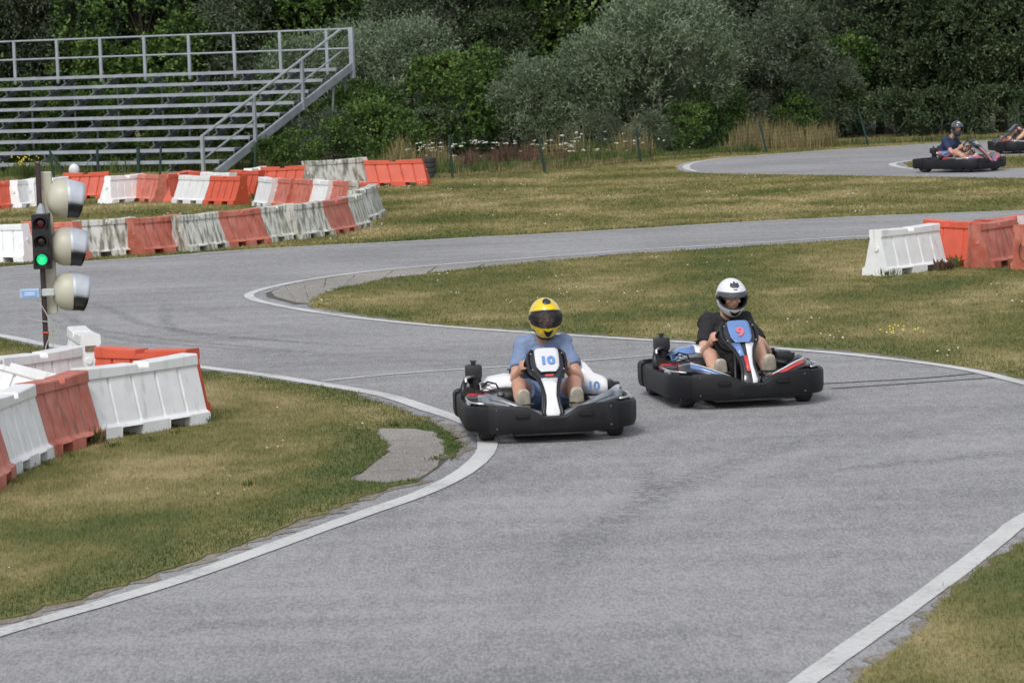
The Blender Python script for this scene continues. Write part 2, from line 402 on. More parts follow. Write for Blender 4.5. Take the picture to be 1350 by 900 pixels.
t1, T1 = poly_sheet('near_turf', g1, Z_TURF, GRASS_SHEET, skirt=.014, jit=.035, step=.12)
t2, T2 = poly_sheet('infield_turf', g2, Z_TURF, GRASS_SHEET, skirt=.014, jit=.045, step=.12)
t4, T4 = poly_sheet('corner_turf', g4, Z_TURF, GRASS_SHEET, skirt=.014, jit=.03, step=.12)
t5, T5 = poly_sheet('far_turf', g5, Z_TURF, GRASS_SHEET, skirt=.014, jit=.04, step=.15)

# concrete slabs inside the two bends, each slab its own piece
def slab(px, parent, z=Z_PAD, shrink=.02, m=CONC):
    pts = P(px); c = sum(pts, Vector()) / len(pts)
    pts = [c + (p - c) * (1 - shrink / max((p - c).length, .1)) for p in pts]
    out = []
    for i in range(len(pts)):
        a, b = pts[i], pts[(i + 1) % len(pts)]; k = max(1, int((b - a).length / .12))
        for j in range(k):
            q = a.lerp(b, j / k); out.append(q + Vector((random.uniform(-1, 1), random.uniform(-1, 1), 0)) * .010)
    bm = bmesh.new()
    top = [bm.verts.new((p.x, p.y, z + random.uniform(0, .004))) for p in out]
    lo = [bm.verts.new((p.x, p.y, Z_ASPH + .001)) for p in out]
    bm.faces.new(top)
    for i in range(len(out)):
        j = (i + 1) % len(out); bm.faces.new((top[i], lo[i], lo[j], top[j]))
    bmesh.ops.recalc_face_normals(bm, faces=bm.faces[:])
    return from_bm('concrete_slab', bm, m, parent)
bm = bmesh.new()
mm = P([(500, 566), (575, 566), (604, 592), (580, 616), (553, 634), (509, 640), (460, 634), (500, 604)])
vs = [bm.verts.new((p.x, p.y, Z_ASPH + .003)) for p in mm]; f = bm.faces.new(vs)
if f.normal.z < 0: f.normal_flip()
pad1 = tag(from_bm('near_apron', bm, mat('joint_dirt', (.075, .07, .055), .95)), kind='structure')
for q in ([(497, 567), (540, 566.5), (573, 569), (586, 582), (509, 583)], [(509, 583), (586, 582), (592, 593), (588, 599), (511, 599.5)],
          [(511, 599.5), (588, 599), (582, 612), (571, 622), (480, 623), (500, 606)], [(480, 623), (571, 622), (553, 633), (511, 638.5), (464, 634)]):
    slab(q, pad1)
bm = bmesh.new()
mm = P([(350, 387), (377, 377), (442, 365), (567, 352.8), (700, 344.4), (850, 332.5), (850, 335), (700, 349), (581, 362), (507, 371), (448, 383), (411, 401), (389, 402), (352, 392)])
vs = [bm.verts.new((p.x, p.y, Z_ASPH + .003)) for p in mm]; f = bm.faces.new(vs)
if f.normal.z < 0: f.normal_flip()
pad2 = tag(from_bm('infield_apron', bm, bpy.data.materials['joint_dirt']), kind='structure')
topl = [(357, 386), (375, 378.5), (400, 373), (430, 367.8), (470, 362), (520, 357.2), (575, 352.6), (640, 348.2), (710, 343.8), (790, 337.6)]
botl = [(362, 392), (392, 400), (408, 399.5), (424, 391), (448, 383), (500, 371.5), (560, 364), (626, 356.5), (710, 348), (790, 340.2)]
for i in range(len(topl) - 1):
    slab([topl[i], topl[i + 1], botl[i + 1], botl[i]], pad2, shrink=.03)

for nm, pts, w, m in (('edge_line', LC, .10, LINE), ('near_edge_line', LA, .15, LINE), ('infield_edge_line', LB, .125, LINE), ('right_edge_line', LD, .14, LINE),
                      ('far_edge_line', LE, .16, LINE), ('far_inner_line', LF, .17, LINE)):
    bm = bmesh.new()
    if w is None: w = .19
    ribbon(bm, pts, w, Z_LINE, .09); tag(from_bm(nm, bm, m), kind='structure')
bm = bmesh.new(); ribbon(bm, catmull(P(start)), .075, Z_LINE - .001, .15); tag(from_bm('start_line', bm, LINE), kind='structure')

# rubber on the tarmac
bm = bmesh.new()
for l in ([(1086, 506.5), (1150, 503), (1220, 499), (1285, 493)], [(1096, 513), (1150, 509.5), (1230, 504), (1312, 498.5)]):
    ribbon(bm, catmull(P(l)), .05, Z_ASPH + .0035, .5)
tag(from_bm('skid_marks', bm, SKID), kind='structure')
def smear(name, px, w, n=5, spread=.5):
    bm = bmesh.new(); lay = bm.verts.layers.float.new('fade')
    base = catmull(P(px), .3)
    for k in range(n):
        pts = off(base, random.uniform(-spread, spread)); s = random.randint(0, max(0, len(pts) // 3)); e = random.randint(len(pts) * 2 // 3, len(pts)); pts = pts[s:e]
        if len(pts) < 3: continue
        L = []
        zz = Z_ASPH + .0008 + .0004 * k
        for i, p in enumerate(pts):
            a = pts[max(i - 1, 0)]; b = pts[min(i + 1, len(pts) - 1)]; t = (b - a).normalized(); nn = Vector((-t.y, t.x, 0))
            f = max(math.sin(PI * i / (len(pts) - 1)), 0) ** .6
            row = []
            for q, ff in ((-1, 0), (-.35, 1), (.35, 1), (1, 0)):
                v = bm.verts.new((p.x + nn.x * q * w / 2, p.y + nn.y * q * w / 2, zz)); v[lay] = ff * f; row.append(v)
            L.append(row)
        for a, b in zip(L, L[1:]):
            for i in range(3): bm.faces.new((a[i], a[i + 1], b[i + 1], b[i]))
    for f in bm.faces:
        f.normal_update()
        if f.normal.z < 0: f.normal_flip()
    tag(from_bm(name, bm, SMEAR), kind='structure')
smear('tyre_smears', [(-80, 395), (100, 400), (200, 432), (420, 455), (640, 470), (760, 500)], .20, 6, 1.0)
smear('tyre_smears', [(1300, 520), (1100, 560), (900, 620), (700, 730), (560, 880)], .5, 4, 1.3)
smear('tyre_smears', [(160, 395), (150, 430), (180, 446), (330, 458), (600, 474)], .12, 6, .7)
smear('tyre_smears', [(850, 600), (856, 640), (848, 668)], .30, 2, .05)
smear('tyre_smears', [(1000, 630), (1100, 618), (1250, 600), (1400, 590)], .3, 3, .5)
smear('tyre_smears', [(190, 850), (260, 830), (330, 815)], .14, 2, .1)
smear('tyre_smears', [(0, 855), (60, 835), (140, 810)], .25, 2, .1)
smear('tyre_smears', [(930, 222), (1000, 216), (1150, 214), (1300, 213)], .3, 4, 1.0)

# ------------------------------------------------------------------ grass blades
def inpoly(x, y, poly):
    n = len(poly); c = np.zeros(len(x), bool); j = n - 1
    for i in range(n):
        xi, yi = poly[i]; xj, yj = poly[j]
        if yi != yj:
            k = ((yi > y) != (yj > y)) & (x < (xj - xi) * (y - yi) / (yj - yi) + xi); c ^= k
        j = i
    return c
def edge_dist(x, y, poly, cap=1.5):
    d = np.full(len(x), cap)
    for i in range(0, len(poly)):
        a = poly[i]; b = poly[(i + 1) % len(poly)]; ab = b - a; L2 = (ab ** 2).sum()
        if L2 < 1e-9: continue
        t = np.clip(((x - a[0]) * ab[0] + (y - a[1]) * ab[1]) / L2, 0, 1)
        d = np.minimum(d, np.hypot(x - a[0] - t * ab[0], y - a[1] - t * ab[1]))
    return d
def in_view(x, y, m=1.5):
    # generous cone round the camera's field of view
    half = y * (690 / FPX) + m + 1.2
    return (np.abs(x) < half) & (y > 13.5)
def blades(name, bounds, inside, dens, h, w, lush_fn, label, z0, batch=None):
    x0, x1, y0, y1 = bounds
    n = int((x1 - x0) * (y1 - y0) * dens)
    x = rng.uniform(x0, x1, n); y = rng.uniform(y0, y1, n)
    k = in_view(x, y); x, y = x[k], y[k]
    k = inside(x, y); x, y = x[k], y[k]
    # clumping: pull blades to nearby tuft centres
    cell = .07
    gx, gy = np.floor(x / cell), np.floor(y / cell)
    hsh = np.modf(np.abs(np.sin(gx * 12.9898 + gy * 78.233) * 43758.5453))[0]
    hs2 = np.modf(np.abs(np.sin(gx * 39.34 + gy * 11.13) * 23454.3))[0]
    x = x + rng.normal(0, .018, len(x)); y = y + rng.normal(0, .018, len(y)); hsh = rng.uniform(0, 1, len(x))
    n = len(x)
    hh = h * (.6 + .6 * hsh) * rng.uniform(.6, 1.25, n); ww = w * rng.uniform(.7, 1.3, n)
    a = rng.uniform(0, 2 * PI, n); la = rng.uniform(0, 2 * PI, n); ln = hh * rng.uniform(.1, .8, n)
    ca, sa = np.cos(a) * ww / 2, np.sin(a) * ww / 2
    V = np.empty((n, 3, 3), np.float32)
    V[:, 0] = np.stack([x - ca, y - sa, np.full(n, z0)], 1)
    V[:, 1] = np.stack([x + ca, y + sa, np.full(n, z0)], 1)
    V[:, 2] = np.stack([x + np.cos(la) * ln, y + np.sin(la) * ln, z0 + hh], 1)
    me = np_mesh(name, V.reshape(-1, 3), np.arange(3 * n).reshape(-1, 3), 3)
    A = me.attributes.new('lush', 'FLOAT', 'POINT'); A.data.foreach_set('value', np.repeat(lush_fn(x, y), 3).astype(np.float32))
    A = me.attributes.new('rnd', 'FLOAT', 'POINT'); A.data.foreach_set('value', np.repeat(rng.uniform(0, 1, n), 3).astype(np.float32))
    o = link(name, me, GRASS_BLADE); tag(o, label, 'grass', kind='stuff')
    return o
def bnd(T): return (T[:, 0].min(), T[:, 0].max(), max(13, T[:, 1].min()), min(110, T[:, 1].max()))
def lush_edge(T, w=.9, amt=1.0):
    return lambda x, y: amt * np.clip(1 - edge_dist(x, y, T, 2.5) / w, 0, 1)
blades('grass', bnd(T1), lambda x, y: inpoly(x, y, T1), 2600, .022, .006, lambda x, y: lush_edge(T1, .75, 1.15)(x, y) - .06, 'patchy dry and green mown grass on the near left verge', Z_TURF)
blades('grass', bnd(T4), lambda x, y: inpoly(x, y, T4), 2800, .022, .005, lambda x, y: np.full(len(x), .35), 'short green and brown grass in the bottom right corner', Z_TURF)
blades('grass', bnd(T2), lambda x, y: inpoly(x, y, T2), 1000, .026, .010, lambda x, y: lush_edge(T2, .7, .4)(x, y) + .20, 'mown grass of the infield wedge behind the two near karts', Z_TURF)
blades('grass', bnd(T5), lambda x, y: inpoly(x, y, T5), 350, .045, .02, lambda x, y: np.full(len(x), .2), 'mown grass of the small island behind the far kart', Z_TURF)
def far_in(x, y): return ~inpoly(x, y, road_poly) & ~inpoly(x, y, road2_poly)
blades('grass', (-16, 16, 44, 90), far_in, 420, .032, .022, lambda x, y: np.clip(1 - edge_dist(x, y, road_poly[:180], 2) / .6, 0, 1) * .6, 'dry mown grass between the back straight and the fence', 0.0)

# small white and yellow flowers in the turf
def specks(name, n, inside, bounds, z, col, label, r=.012):
    x0, x1, y0, y1 = bounds; bm = bmesh.new(); k = 0
    while k < n:
        x = random.uniform(x0, x1); y = random.uniform(y0, y1)
        if not in_view(np.array([x]), np.array([y]), .5)[0] or not inside(np.array([x]), np.array([y]))[0]: continue
        k += 1
        for q in range(random.randint(1, 3)):
            c = Vector((x + random.gauss(0, .08), y + random.gauss(0, .08), z + random.uniform(.03, .06)))
            bmesh.ops.create_icosphere(bm, subdivisions=1, radius=r * random.uniform(.6, 1.1), matrix=Matrix.Translation(c) @ Matrix.Diagonal((1, 1, .6, 1)))
    tag(from_bm(name, bm, col), label, 'flowers', kind='stuff')
WF = mat('white_petals', (.75, .74, .68), .7); YF = mat('yellow_petals', (.75, .62, .05), .7)
specks('clover_flowers', 26, lambda x, y: inpoly(x, y, T1), bnd(T1), Z_TURF, WF, 'tiny white clover flowers dotted in the near left verge', .009)
specks('clover_flowers', 55, lambda x, y: inpoly(x, y, T2), bnd(T2), Z_TURF, WF, 'tiny white clover flowers dotted over the infield wedge', .012)
specks('clover_flowers', 60, far_in, (-14, 14, 46, 75), 0, WF, 'tiny white clover flowers dotted along the back verge', .016)
pc = [at(random.uniform(1160, 1225), random.uniform(434, 445)) for _ in range(14)]
bm = bmesh.new()
for p in pc: bmesh.ops.create_icosphere(bm, subdivisions=1, radius=.010, matrix=Matrix.Translation(p + Vector((0, 0, .05))))
tag(from_bm('yellow_flowers', bm, YF), 'small yellow flowers in the infield grass beside the edge line', 'flowers', kind='stuff')

# ------------------------------------------------------------------ plastic barriers
W_CLEAN = mat('white_plastic', (.78, .79, .80), .42, var=.05, streak=((.40, .39, .33), 16, .58, .55), bump=.05)
W_MOSSY = mat('mossy_white_plastic', (.66, .66, .62), .55, var=.08, streak=((.13, .13, .075), 15, .44, .85), bump=.08)
R_FRESH = mat('orange_red_plastic', (.60, .095, .045), .42, var=.07, streak=((.33, .06, .04), 12, .56, .5))
R_FADED = mat('faded_red_plastic', (.56, .130, .085), .55, var=.14, streak=((.20, .09, .06), 14, .52, .7), col2=(.60, .21, .155))
def barrier_mesh(m, skew=0.0):
    bm = bmesh.new(); L = 1.15; H = .56
    xs = [(-L / 2, 0, 0, 0), (-L / 2 + .012, 0, 0, 0)]
    cut = [(-.36, -.14), (.14, .36)]; groove = [-.365, -.125, .125, .365]; gw = .017
    ev = []
    xb = sorted(set([-L / 2, L / 2] + [v for c in cut for v in (c[0], c[0] + .004, c[1], c[1] - .004)] + [v for g in groove for v in (g - gw, g - gw + .012, g + gw - .012, g + gw)] + [-.06, -.054, .054, .06, -.25, .25]))
    rings = []
    for x in xb:
        g = 0.022 if any(abs(x - q) < gw - .006 for q in groove) else 0
        zb = .078 if any(a + .002 < x < b - .002 for a, b in cut) else 0
        zt = H - .035 if abs(x) < .057 else H
        rise = .014 * math.cos(x / (L / 2) * PI / 2) * -1 + .007   # tops sag a little in the middle
        half = [(-.215, zb), (-.208, .088), (-.172 + g * .3, .108), (-.166 + g, .118), (-.082 + g, .455), (-.082 + g * .2, .468), (-.094, .478), (-.090, zt - .010 + rise), (-.078, zt + rise)]
        ring = [(x, y, z) for y, z in half] + [(x, -y, z) for y, z in reversed(half)]
        rings.append(ring)
    loft(bm, rings, True, True)
    bmesh.ops.recalc_face_normals(bm, faces=bm.faces[:])
    for v in bm.verts: v.co.x += skew * (.28 - v.co.z)
    # drain plug and the small moulded boss at each end
    for s in (-1, 1): cyl(bm, (s * L / 2, -.02, .33), (s * (L / 2 + .018), -.02, .33), .03, 10)
    me = bpy.data.meshes.new('plastic_barrier'); bm.to_mesh(me); bm.free(); me.materials.append(m)
    return me
BM = {(k, s_): barrier_mesh(m, s_ * .24) for k, m in (('w', W_CLEAN), ('m', W_MOSSY), ('r', R_FRESH), ('f', R_FADED)) for s_ in (-1, 0, 1)}
def barrier(x0, y0, x1, y1, kind, label, group, z=0.0, push=0.0, zs=1.0, maxlen=1.28, roll=0.0, lean=0.0, sk=1):
    h = .555 * zs + z
    a, b = at(x0, y0, h), at(x1, y1, h)
    c = (a + b) / 2; d = b - a
    if d.length > maxlen and abs(d.x) < maxlen:   # a barrier is never longer than its mould
        d.y = math.copysign(math.sqrt(maxlen ** 2 - d.x ** 2), d.y)
    elif d.length < 1.0 and abs(d.x) < 1.0:
        sgn = math.copysign(1, d.y) if abs(d.y) > .02 else 1
        d.y = sgn * math.sqrt(max(1.0 - d.x ** 2, 0)) if abs(d.x) < .95 else d.y
    o = bpy.data.objects.new('plastic_barrier', BM[(kind, sk)]); COL.objects.link(o)
    u_ = d.normalized() * (sk * .24 * .28); c = c + u_
    o.location = (c.x, c.y + push, z); o.rotation_euler = (roll, lean, math.atan2(d.y, d.x)); o.scale = (max(d.length, .6) / 1.15, 1, zs)
    tag(o, label, 'barrier', group); return o
GN_ = 'red and white plastic barriers round the signal post'
GF_ = 'red and white plastic barriers along the far edge of the track'
GB_ = 'red and white plastic barriers in the back row before the grandstand'
GR_ = 'red and white plastic barriers on the infield at the right'
zt = Z_TURF
barrier(-22, 528, 32, 508, 'w', 'white ribbed barrier cut by the left frame edge, in front of the leaning white one', GN_, zt, sk=0)
barrier(32, 507, 102, 490, 'f', 'faded red ribbed barrier nearest the signal post, between two white barriers', GN_, zt, sk=0)
barrier(102, 489, 251, 465.5, 'w', 'long white barrier nearest the yellow helmet kart, with dirt streaked grooves', GN_, zt, sk=0)
barrier(128, 462, 254, 461, 'r', 'orange red barrier standing directly behind the long near white barrier', GN_, zt, push=.14, sk=0)
barrier(101, 431.5, 119, 442, 'w', 'white barrier seen end on with a brown label on its end', GN_, zt, sk=0)
barrier(4, 466, 90, 463, 'w', 'plain white barrier behind the signal pole on the near verge', GN_, zt, sk=0)
barrier(-62, 556, -20, 529, 'f', 'red barrier at the left frame edge nearest the camera', GN_, zt, sk=0)
bb = barrier(-40, 474, 34, 474, 'w', 'white barrier tipped over and leaning down to the right at the left frame edge', GN_, zt + .06, lean=math.radians(24), sk=0); bb.rotation_euler = (math.radians(-10), math.radians(17), math.radians(-6)); bb.location.y += .1; bb.location.x -= .12
bm = bmesh.new(); box(bm, (0, 0, 0), (.10, .006, .05)); 
pl = from_bm('end_label', bm, mat('brown_label', (.20, .13, .09), .7, var=.3, scale=40), None)
endb = [o for o in COL.objects if o.get('label', '').startswith('white barrier seen end on')][0]
pl.parent = endb; pl.location = (.583, 0, .44); pl.rotation_euler = (0, 0, PI / 2)

rows = [(-110, 297, -38, 296, 'w', 'white barrier just beyond the left frame edge in the far edge row'),
        (-38, 296.5, 33, 295.5, 'w', 'clean white barrier leftmost in the far edge row'),
        (32, 293.5, 101, 292.5, 'f', 'red barrier half hidden behind the signal head in the far edge row'),
        (101, 290.5, 172.5, 287.8, 'm', 'mossy white barrier just right of the big signal lamps'),
        (173, 287.5, 231, 284.3, 'f', 'faded red barrier with a brown stain between two mossy white ones'),
        (232, 284, 283, 280.7, 'm', 'greenish stained white barrier between the two faded red ones'),
        (283, 279.5, 336, 275.5, 'f', 'faded red barrier left of the small weed in the far edge row'),
        (336, 274.5, 381.6, 269.0, 'm', 'mossy white barrier with a leafy weed at its foot'),
        (381.6, 269, 420, 267, 'm', 'streaky white barrier left of the last red one in the far edge row'),
        (420, 266, 452, 261, 'f', 'last red barrier in the far edge row before the bend'),
        (452, 260.3, 471, 256.4, 'm', 'pale white barrier where the far edge row begins to bend back'),
        (464, 252.5, 484, 247, 'm', 'white barrier with a red one behind it at the tip of the bend'),
        (484, 247, 491.5, 243, 'm', 'rightmost white barrier at the tip of the bend')]
for r in rows: barrier(*r, GF_)
rows = [(477, 239.7, 491.4, 241.6, 'r', 'small looking red barrier closing the tip of the bend at the back'),
        (459, 239, 477, 239.7, 'm', 'short looking pale barrier second from the tip on the back side of the bend'),
        (439.4, 238, 459, 239, 'f', 'red barrier between two pale ones on the back side of the bend'),
        (413.4, 237, 439.4, 238, 'w', 'plain pale barrier right of the wide red ones on the back side of the bend'),
        (389, 236, 413.4, 237, 'f', 'right one of the two faded red barriers standing side by side behind the bend'),
        (365, 235, 389, 236, 'f', 'left one of the two faded red barriers standing side by side behind the bend'),
        (346, 234, 365, 235.3, 'w', 'narrow white barrier between the tall red one and the pair of faded red ones'),
        (307.3, 225, 346, 225, 'r', 'red barrier standing proud behind the gap in the back row'),
        (281, 232.7, 322.4, 232.7, 'r', 'bright red ribbed barrier right of the white one with a dark weed'),
        (241, 231.2, 281, 232.7, 'w', 'white barrier with a dark weed growing against its face'),
        (186, 230.5, 216, 230.5, 'f', 'faded red barrier left of the dark red corner barrier in the back row'),
        (216, 230.5, 243, 226.5, 'r', 'red barrier turned away at the corner behind the dark weed'),
        (243, 226.3, 270, 225.6, 'r', 'red barrier of which only the top shows behind the white weedy one'),
        (269, 227.3, 307.3, 228.2, 'w', 'white barrier of which only the top shows behind the bright red ribbed one'),
        (145, 231.8, 185, 230.2, 'w', 'white barrier right of the tilted red one in the back row'),
        (84.4, 228.6, 145, 226.6, 'r', 'slightly tilted orange red barrier right of the upper signal lamp'),
        (44, 236, 84, 234, 'w', 'white barrier behind the top of the signal pole'),
        (21, 237.6, 44, 236, 'w', 'white barrier second from the left frame edge in the back row'),
        (-22, 241, 21.3, 237.6, 'r', 'red barrier leftmost in the back row'),
        (328.7, 221.8, 345, 220.8, 'w', 'white barrier corner just showing behind the proud red ones'),
        (343, 220.8, 402.8, 218.5, 'r', 'red barrier left of the big dirty white one near the fence'),
        (401.9, 213.4, 481.8, 207.6, 'm', 'largest dirty white barrier near the fence with dark smudges low down'),
        (482.8, 210.0, 556, 212.4, 'r', 'red barrier last on the right, beside the stack of tyres')]
for i, r in enumerate(rows):
    big = i == 21
    barrier(*r, GB_, maxlen=1.75 if big else 1.3, zs=1.12 if big else 1, sk=1 if i >= 21 else -1)
rows = [(1156.6, 305.5, 1228, 294, 'w', 'bright white barrier at the left end of the right hand group'),
        (1229, 292, 1281, 290.4, 'r', 'orange red barrier directly right of the bright white one'),
        (1278, 293.3, 1338, 291.2, 'f', 'red barrier in front with an opening at its foot in the right hand group'),
        (1287, 289.2, 1346.7, 286, 'r', 'red barrier of which only the top shows in the right hand group'),
        (1344, 284.6, 1410, 281, 'w', 'white barrier corner at the right frame edge above the red ones'),
        (1339, 296, 1405, 292.5, 'f', 'red barrier cut by the right frame edge with a dark hose loop')]
for i, r in enumerate(rows): barrier(*r, GR_, zt, sk=1 if i else 0)
bm = bmesh.new(); c = at(1339, 330, .25) + Vector((0, -.28, 0))
tube(bm, [c + Vector((.13 + .13 * math.cos(a), -.01 * math.sin(a * 2), .16 * math.sin(a))) for a in np.linspace(PI * .45, PI * 1.5, 14)], .006, 6)
tag(from_bm('hose', bm, mat('dark_hose', (.05, .02, .02), .6)), 'dark red hose loop hanging on the red barrier at the right frame edge', 'hose')

# tyres stacked at the end of the red barrier
TYRE = mat('tyre_rubber', (.028, .028, .030), .75, var=.25, scale=14)
def tyre_mesh(bm, c, R, w, axis='x', seg=28):
    prof = [(R * .62, -w * .42), (R * .86, -w * .5), (R * .97, -w * .40), (R, -w * .2), (R, w * .2), (R * .97, w * .40), (R * .86, w * .5), (R * .62, w * .42)]
    rings = []
    for k in range(seg + 1):
        a = 2 * PI * k / seg; ca, sa = math.cos(a), math.sin(a)
        if axis == 'x': rings.append([Vector(c) + Vector((t, r * ca, r * sa)) for r, t in prof])
        else: rings.append([Vector(c) + Vector((r * ca, r * sa, t)) for r, t in prof])
    b2 = bmesh.new(); loft(b2, rings, True); bmesh.ops.remove_doubles(b2, verts=b2.verts[:], dist=1e-5)
    bmesh.ops.recalc_face_normals(b2, faces=b2.faces[:])
    me = bpy.data.meshes.new('t'); b2.to_mesh(me); b2.free(); bm.from_mesh(me); bpy.data.meshes.remove(me)
bm = bmesh.new(); tyre_mesh(bm, (0, 0, .06), .19, .12, 'z')
ty = from_bm('old_tyre', bm, TYRE, None, angle=40); pt = at(564, 235.5)
names = ['lowest tyre of the dark stack beside the last red barrier', 'second lowest tyre of the dark stack beside the last red barrier', 'second highest tyre of the dark stack beside the last red barrier', 'topmost tyre of the dark stack beside the last red barrier']
for i in range(4):
    o = ty if i == 0 else ty.copy()
    if i: COL.objects.link(o)
    o.location = (pt.x + random.uniform(-.01, .01), pt.y + .2, .115 * i); tag(o, names[i], 'tyre', 'stacked old tyres')

# ------------------------------------------------------------------ grandstand
ALU = mat('galvanised_steel', (.29, .315, .345), .55, .12, var=.12, scale=3)
STEPD = mat('dark_grating', (.055, .06, .068), .6, .3, var=.2)
BEAMD = mat('dull_steel', (.16, .175, .195), .6, .3, var=.2)
P0 = at(290, 226.5); U = Vector((-.882, .471, 0)); V_ = Vector((.471, .882, 0)); RISE, RUN = .272, .74
st = empty('grandstand', P0, 0)
tag(st, 'empty metal grandstand with nine bench rows and a railed staircase before the trees', 'grandstand')
def S(u, v, z): return U * u + V_ * v + Vector((0, 0, z))
def beam(bm, a, b, w, h):
    d = (b - a); L = d.length; x = d.normalized(); z = Vector((0, 0, 1)); y = z.cross(x).normalized(); z = x.cross(y)
    R = Matrix((x, y, z)).transposed(); box(bm, (a + b) / 2, (L, w, h), R)
LEN = 17.0; SP = 1.47
for k in range(9):
    z = .30 + RISE * k; v = RUN * k
    bm = bmesh.new(); beam(bm, S(-.0, v + .13, z - .03), S(LEN, v + .13, z - .03), .27, .055)
    beam(bm, S(0, v - .012, z - .045), S(LEN, v - .012, z - .045), .022, .075)
    from_bm('bench', bm, ALU, st)
    bm = bmesh.new(); beam(bm, S(.02, v + .52, z - .02), S(LEN, v + .52, z - .02), .20, .03)
    from_bm('footboard', bm, STEPD, st)
    bm = bmesh.new(); beam(bm, S(-.20, v + .16, z - .03), S(-.02, v + .16, z - .03), .34, .04); beam(bm, S(-.20, v + .52, z + .07), S(-.02, v + .52, z + .07), .22, .035)
    from_bm('step', bm, STEPD, st)
n = int(LEN / SP) + 1
br = None
for k in range(9):
    for i in range(n):
        u = .06 + SP * i
        if br is None:
            bm = bmesh.new()
            tube(bm, [(0, 0, -.06), V_ * .03 + Vector((0, 0, -.14)), V_ * .08 + Vector((0, 0, -.21)), V_ * .16 + Vector((0, 0, -.27))], [.028, .026, .026, .028], 6)
            br = from_bm('bench_bracket', bm, ALU, st); o = br
        else:
            o = br.copy(); COL.objects.link(o)
        o.location = S(u, RUN * k + .03, .30 + RISE * k)
for i in range(n):
    u = .06 + SP * i; bm = bmesh.new(); beam(bm, S(u, -.1, -.03), S(u, RUN * 8 + .7, RISE * 8 + .26), .06, .12)
    from_bm('sloping_beam', bm, BEAMD, st)
    bm = bmesh.new(); tube(bm, [S(u, RUN * 8 + .5, 0), S(u, RUN * 8 + .5, .3 + RISE * 8 - .15)], .035, 6); from_bm('leg', bm, BEAMD, st)
    if i % 2 == 0:
        bm = bmesh.new(); tube(bm, [S(u, RUN * 4 + .3, 0), S(u, RUN * 4 + .3, RISE * 4 + .1)], .035, 6); from_bm('leg', bm, BEAMD, st)
def Z_at(px, py, u, v):
    """height that the stand's plane point (u,v) needs to show at this row of the picture"""
    w = P0 + S(u, v, 0)
    d = fwd + cam_right * ((px - 675) / FPX) + cam_up * ((450 - py) / FPX)
    return (CAM + d * (w.y / d.y)).z
vb = RUN * 8 + .45; zb = .3 + RISE * 8
for i in range(n + 1):
    u = .55 + SP * i - SP
    if u < 0: continue
    bm = bmesh.new(); beam(bm, S(u, vb, zb - .22), S(u, vb + .001, zb + 1.0), .07, .09) if False else box(bm, S(u, vb, zb + .42), (.085, .05, 1.24), Matrix.Rotation(math.atan2(U.y, U.x), 3, 'Z'))
    from_bm('rail_post', bm, ALU, st)
for h, nm in ((1.02, 'top_rail'), (.50, 'middle_rail')):
    bm = bmesh.new(); tube(bm, [S(-.20, vb, zb + h), S(LEN, vb, zb + h)], .026, 8); from_bm(nm, bm, ALU, st)
bm = bmesh.new(); box(bm, S(-.22, vb, zb + .38), (.13, .09, 1.36), Matrix.Rotation(math.atan2(U.y, U.x), 3, 'Z')); from_bm('corner_post', bm, ALU, st)
bm = bmesh.new(); beam(bm, S(-.22, -.50, -.02), S(-.22, vb + .05, .16 + .3676 * (vb + .05)), .07, .20); from_bm('stair_stringer', bm, ALU, st)
bm = bmesh.new(); beam(bm, S(-.02, -.3, -.0), S(-.02, vb, zb - .17), .05, .12); from_bm('stair_stringer', bm, BEAMD, st)
# handrail on the outer side, parallel to the stringer
def HS(v): return .16 + .3676 * v
v0, v1 = -1.15, vb - .60
zr = lambda v: HS(v) + 1.18
zm = lambda v: HS(v) + .60
bm = bmesh.new(); tube(bm, [S(-.22, v0, zr(v0)), S(-.22, v1, zr(v1))], .038, 8); from_bm('handrail', bm, ALU, st)
bm = bmesh.new(); tube(bm, [S(-.22, v0 + .15, zm(v0) + .05), S(-.22, v1, zm(v1))], .026, 8); from_bm('handrail', bm, ALU, st)
for v in (v0 + .03, 1.35, 3.75):
    bm = bmesh.new(); z0_ = max(HS(v) - .12, 0); z1_ = zr(v); box(bm, S(-.24, v, (z0_ + z1_) / 2), (.08, .08, z1_ - z0_), Matrix.Rotation(math.atan2(U.y, U.x), 3, 'Z')); from_bm('handrail_post', bm, ALU, st)
bm = bmesh.new(); tube(bm, [S(-.20, vb - 1.0, zb - .5), S(-.30, vb - 1.4, 0.0)], .032, 6); from_bm('brace', bm, BEAMD, st)

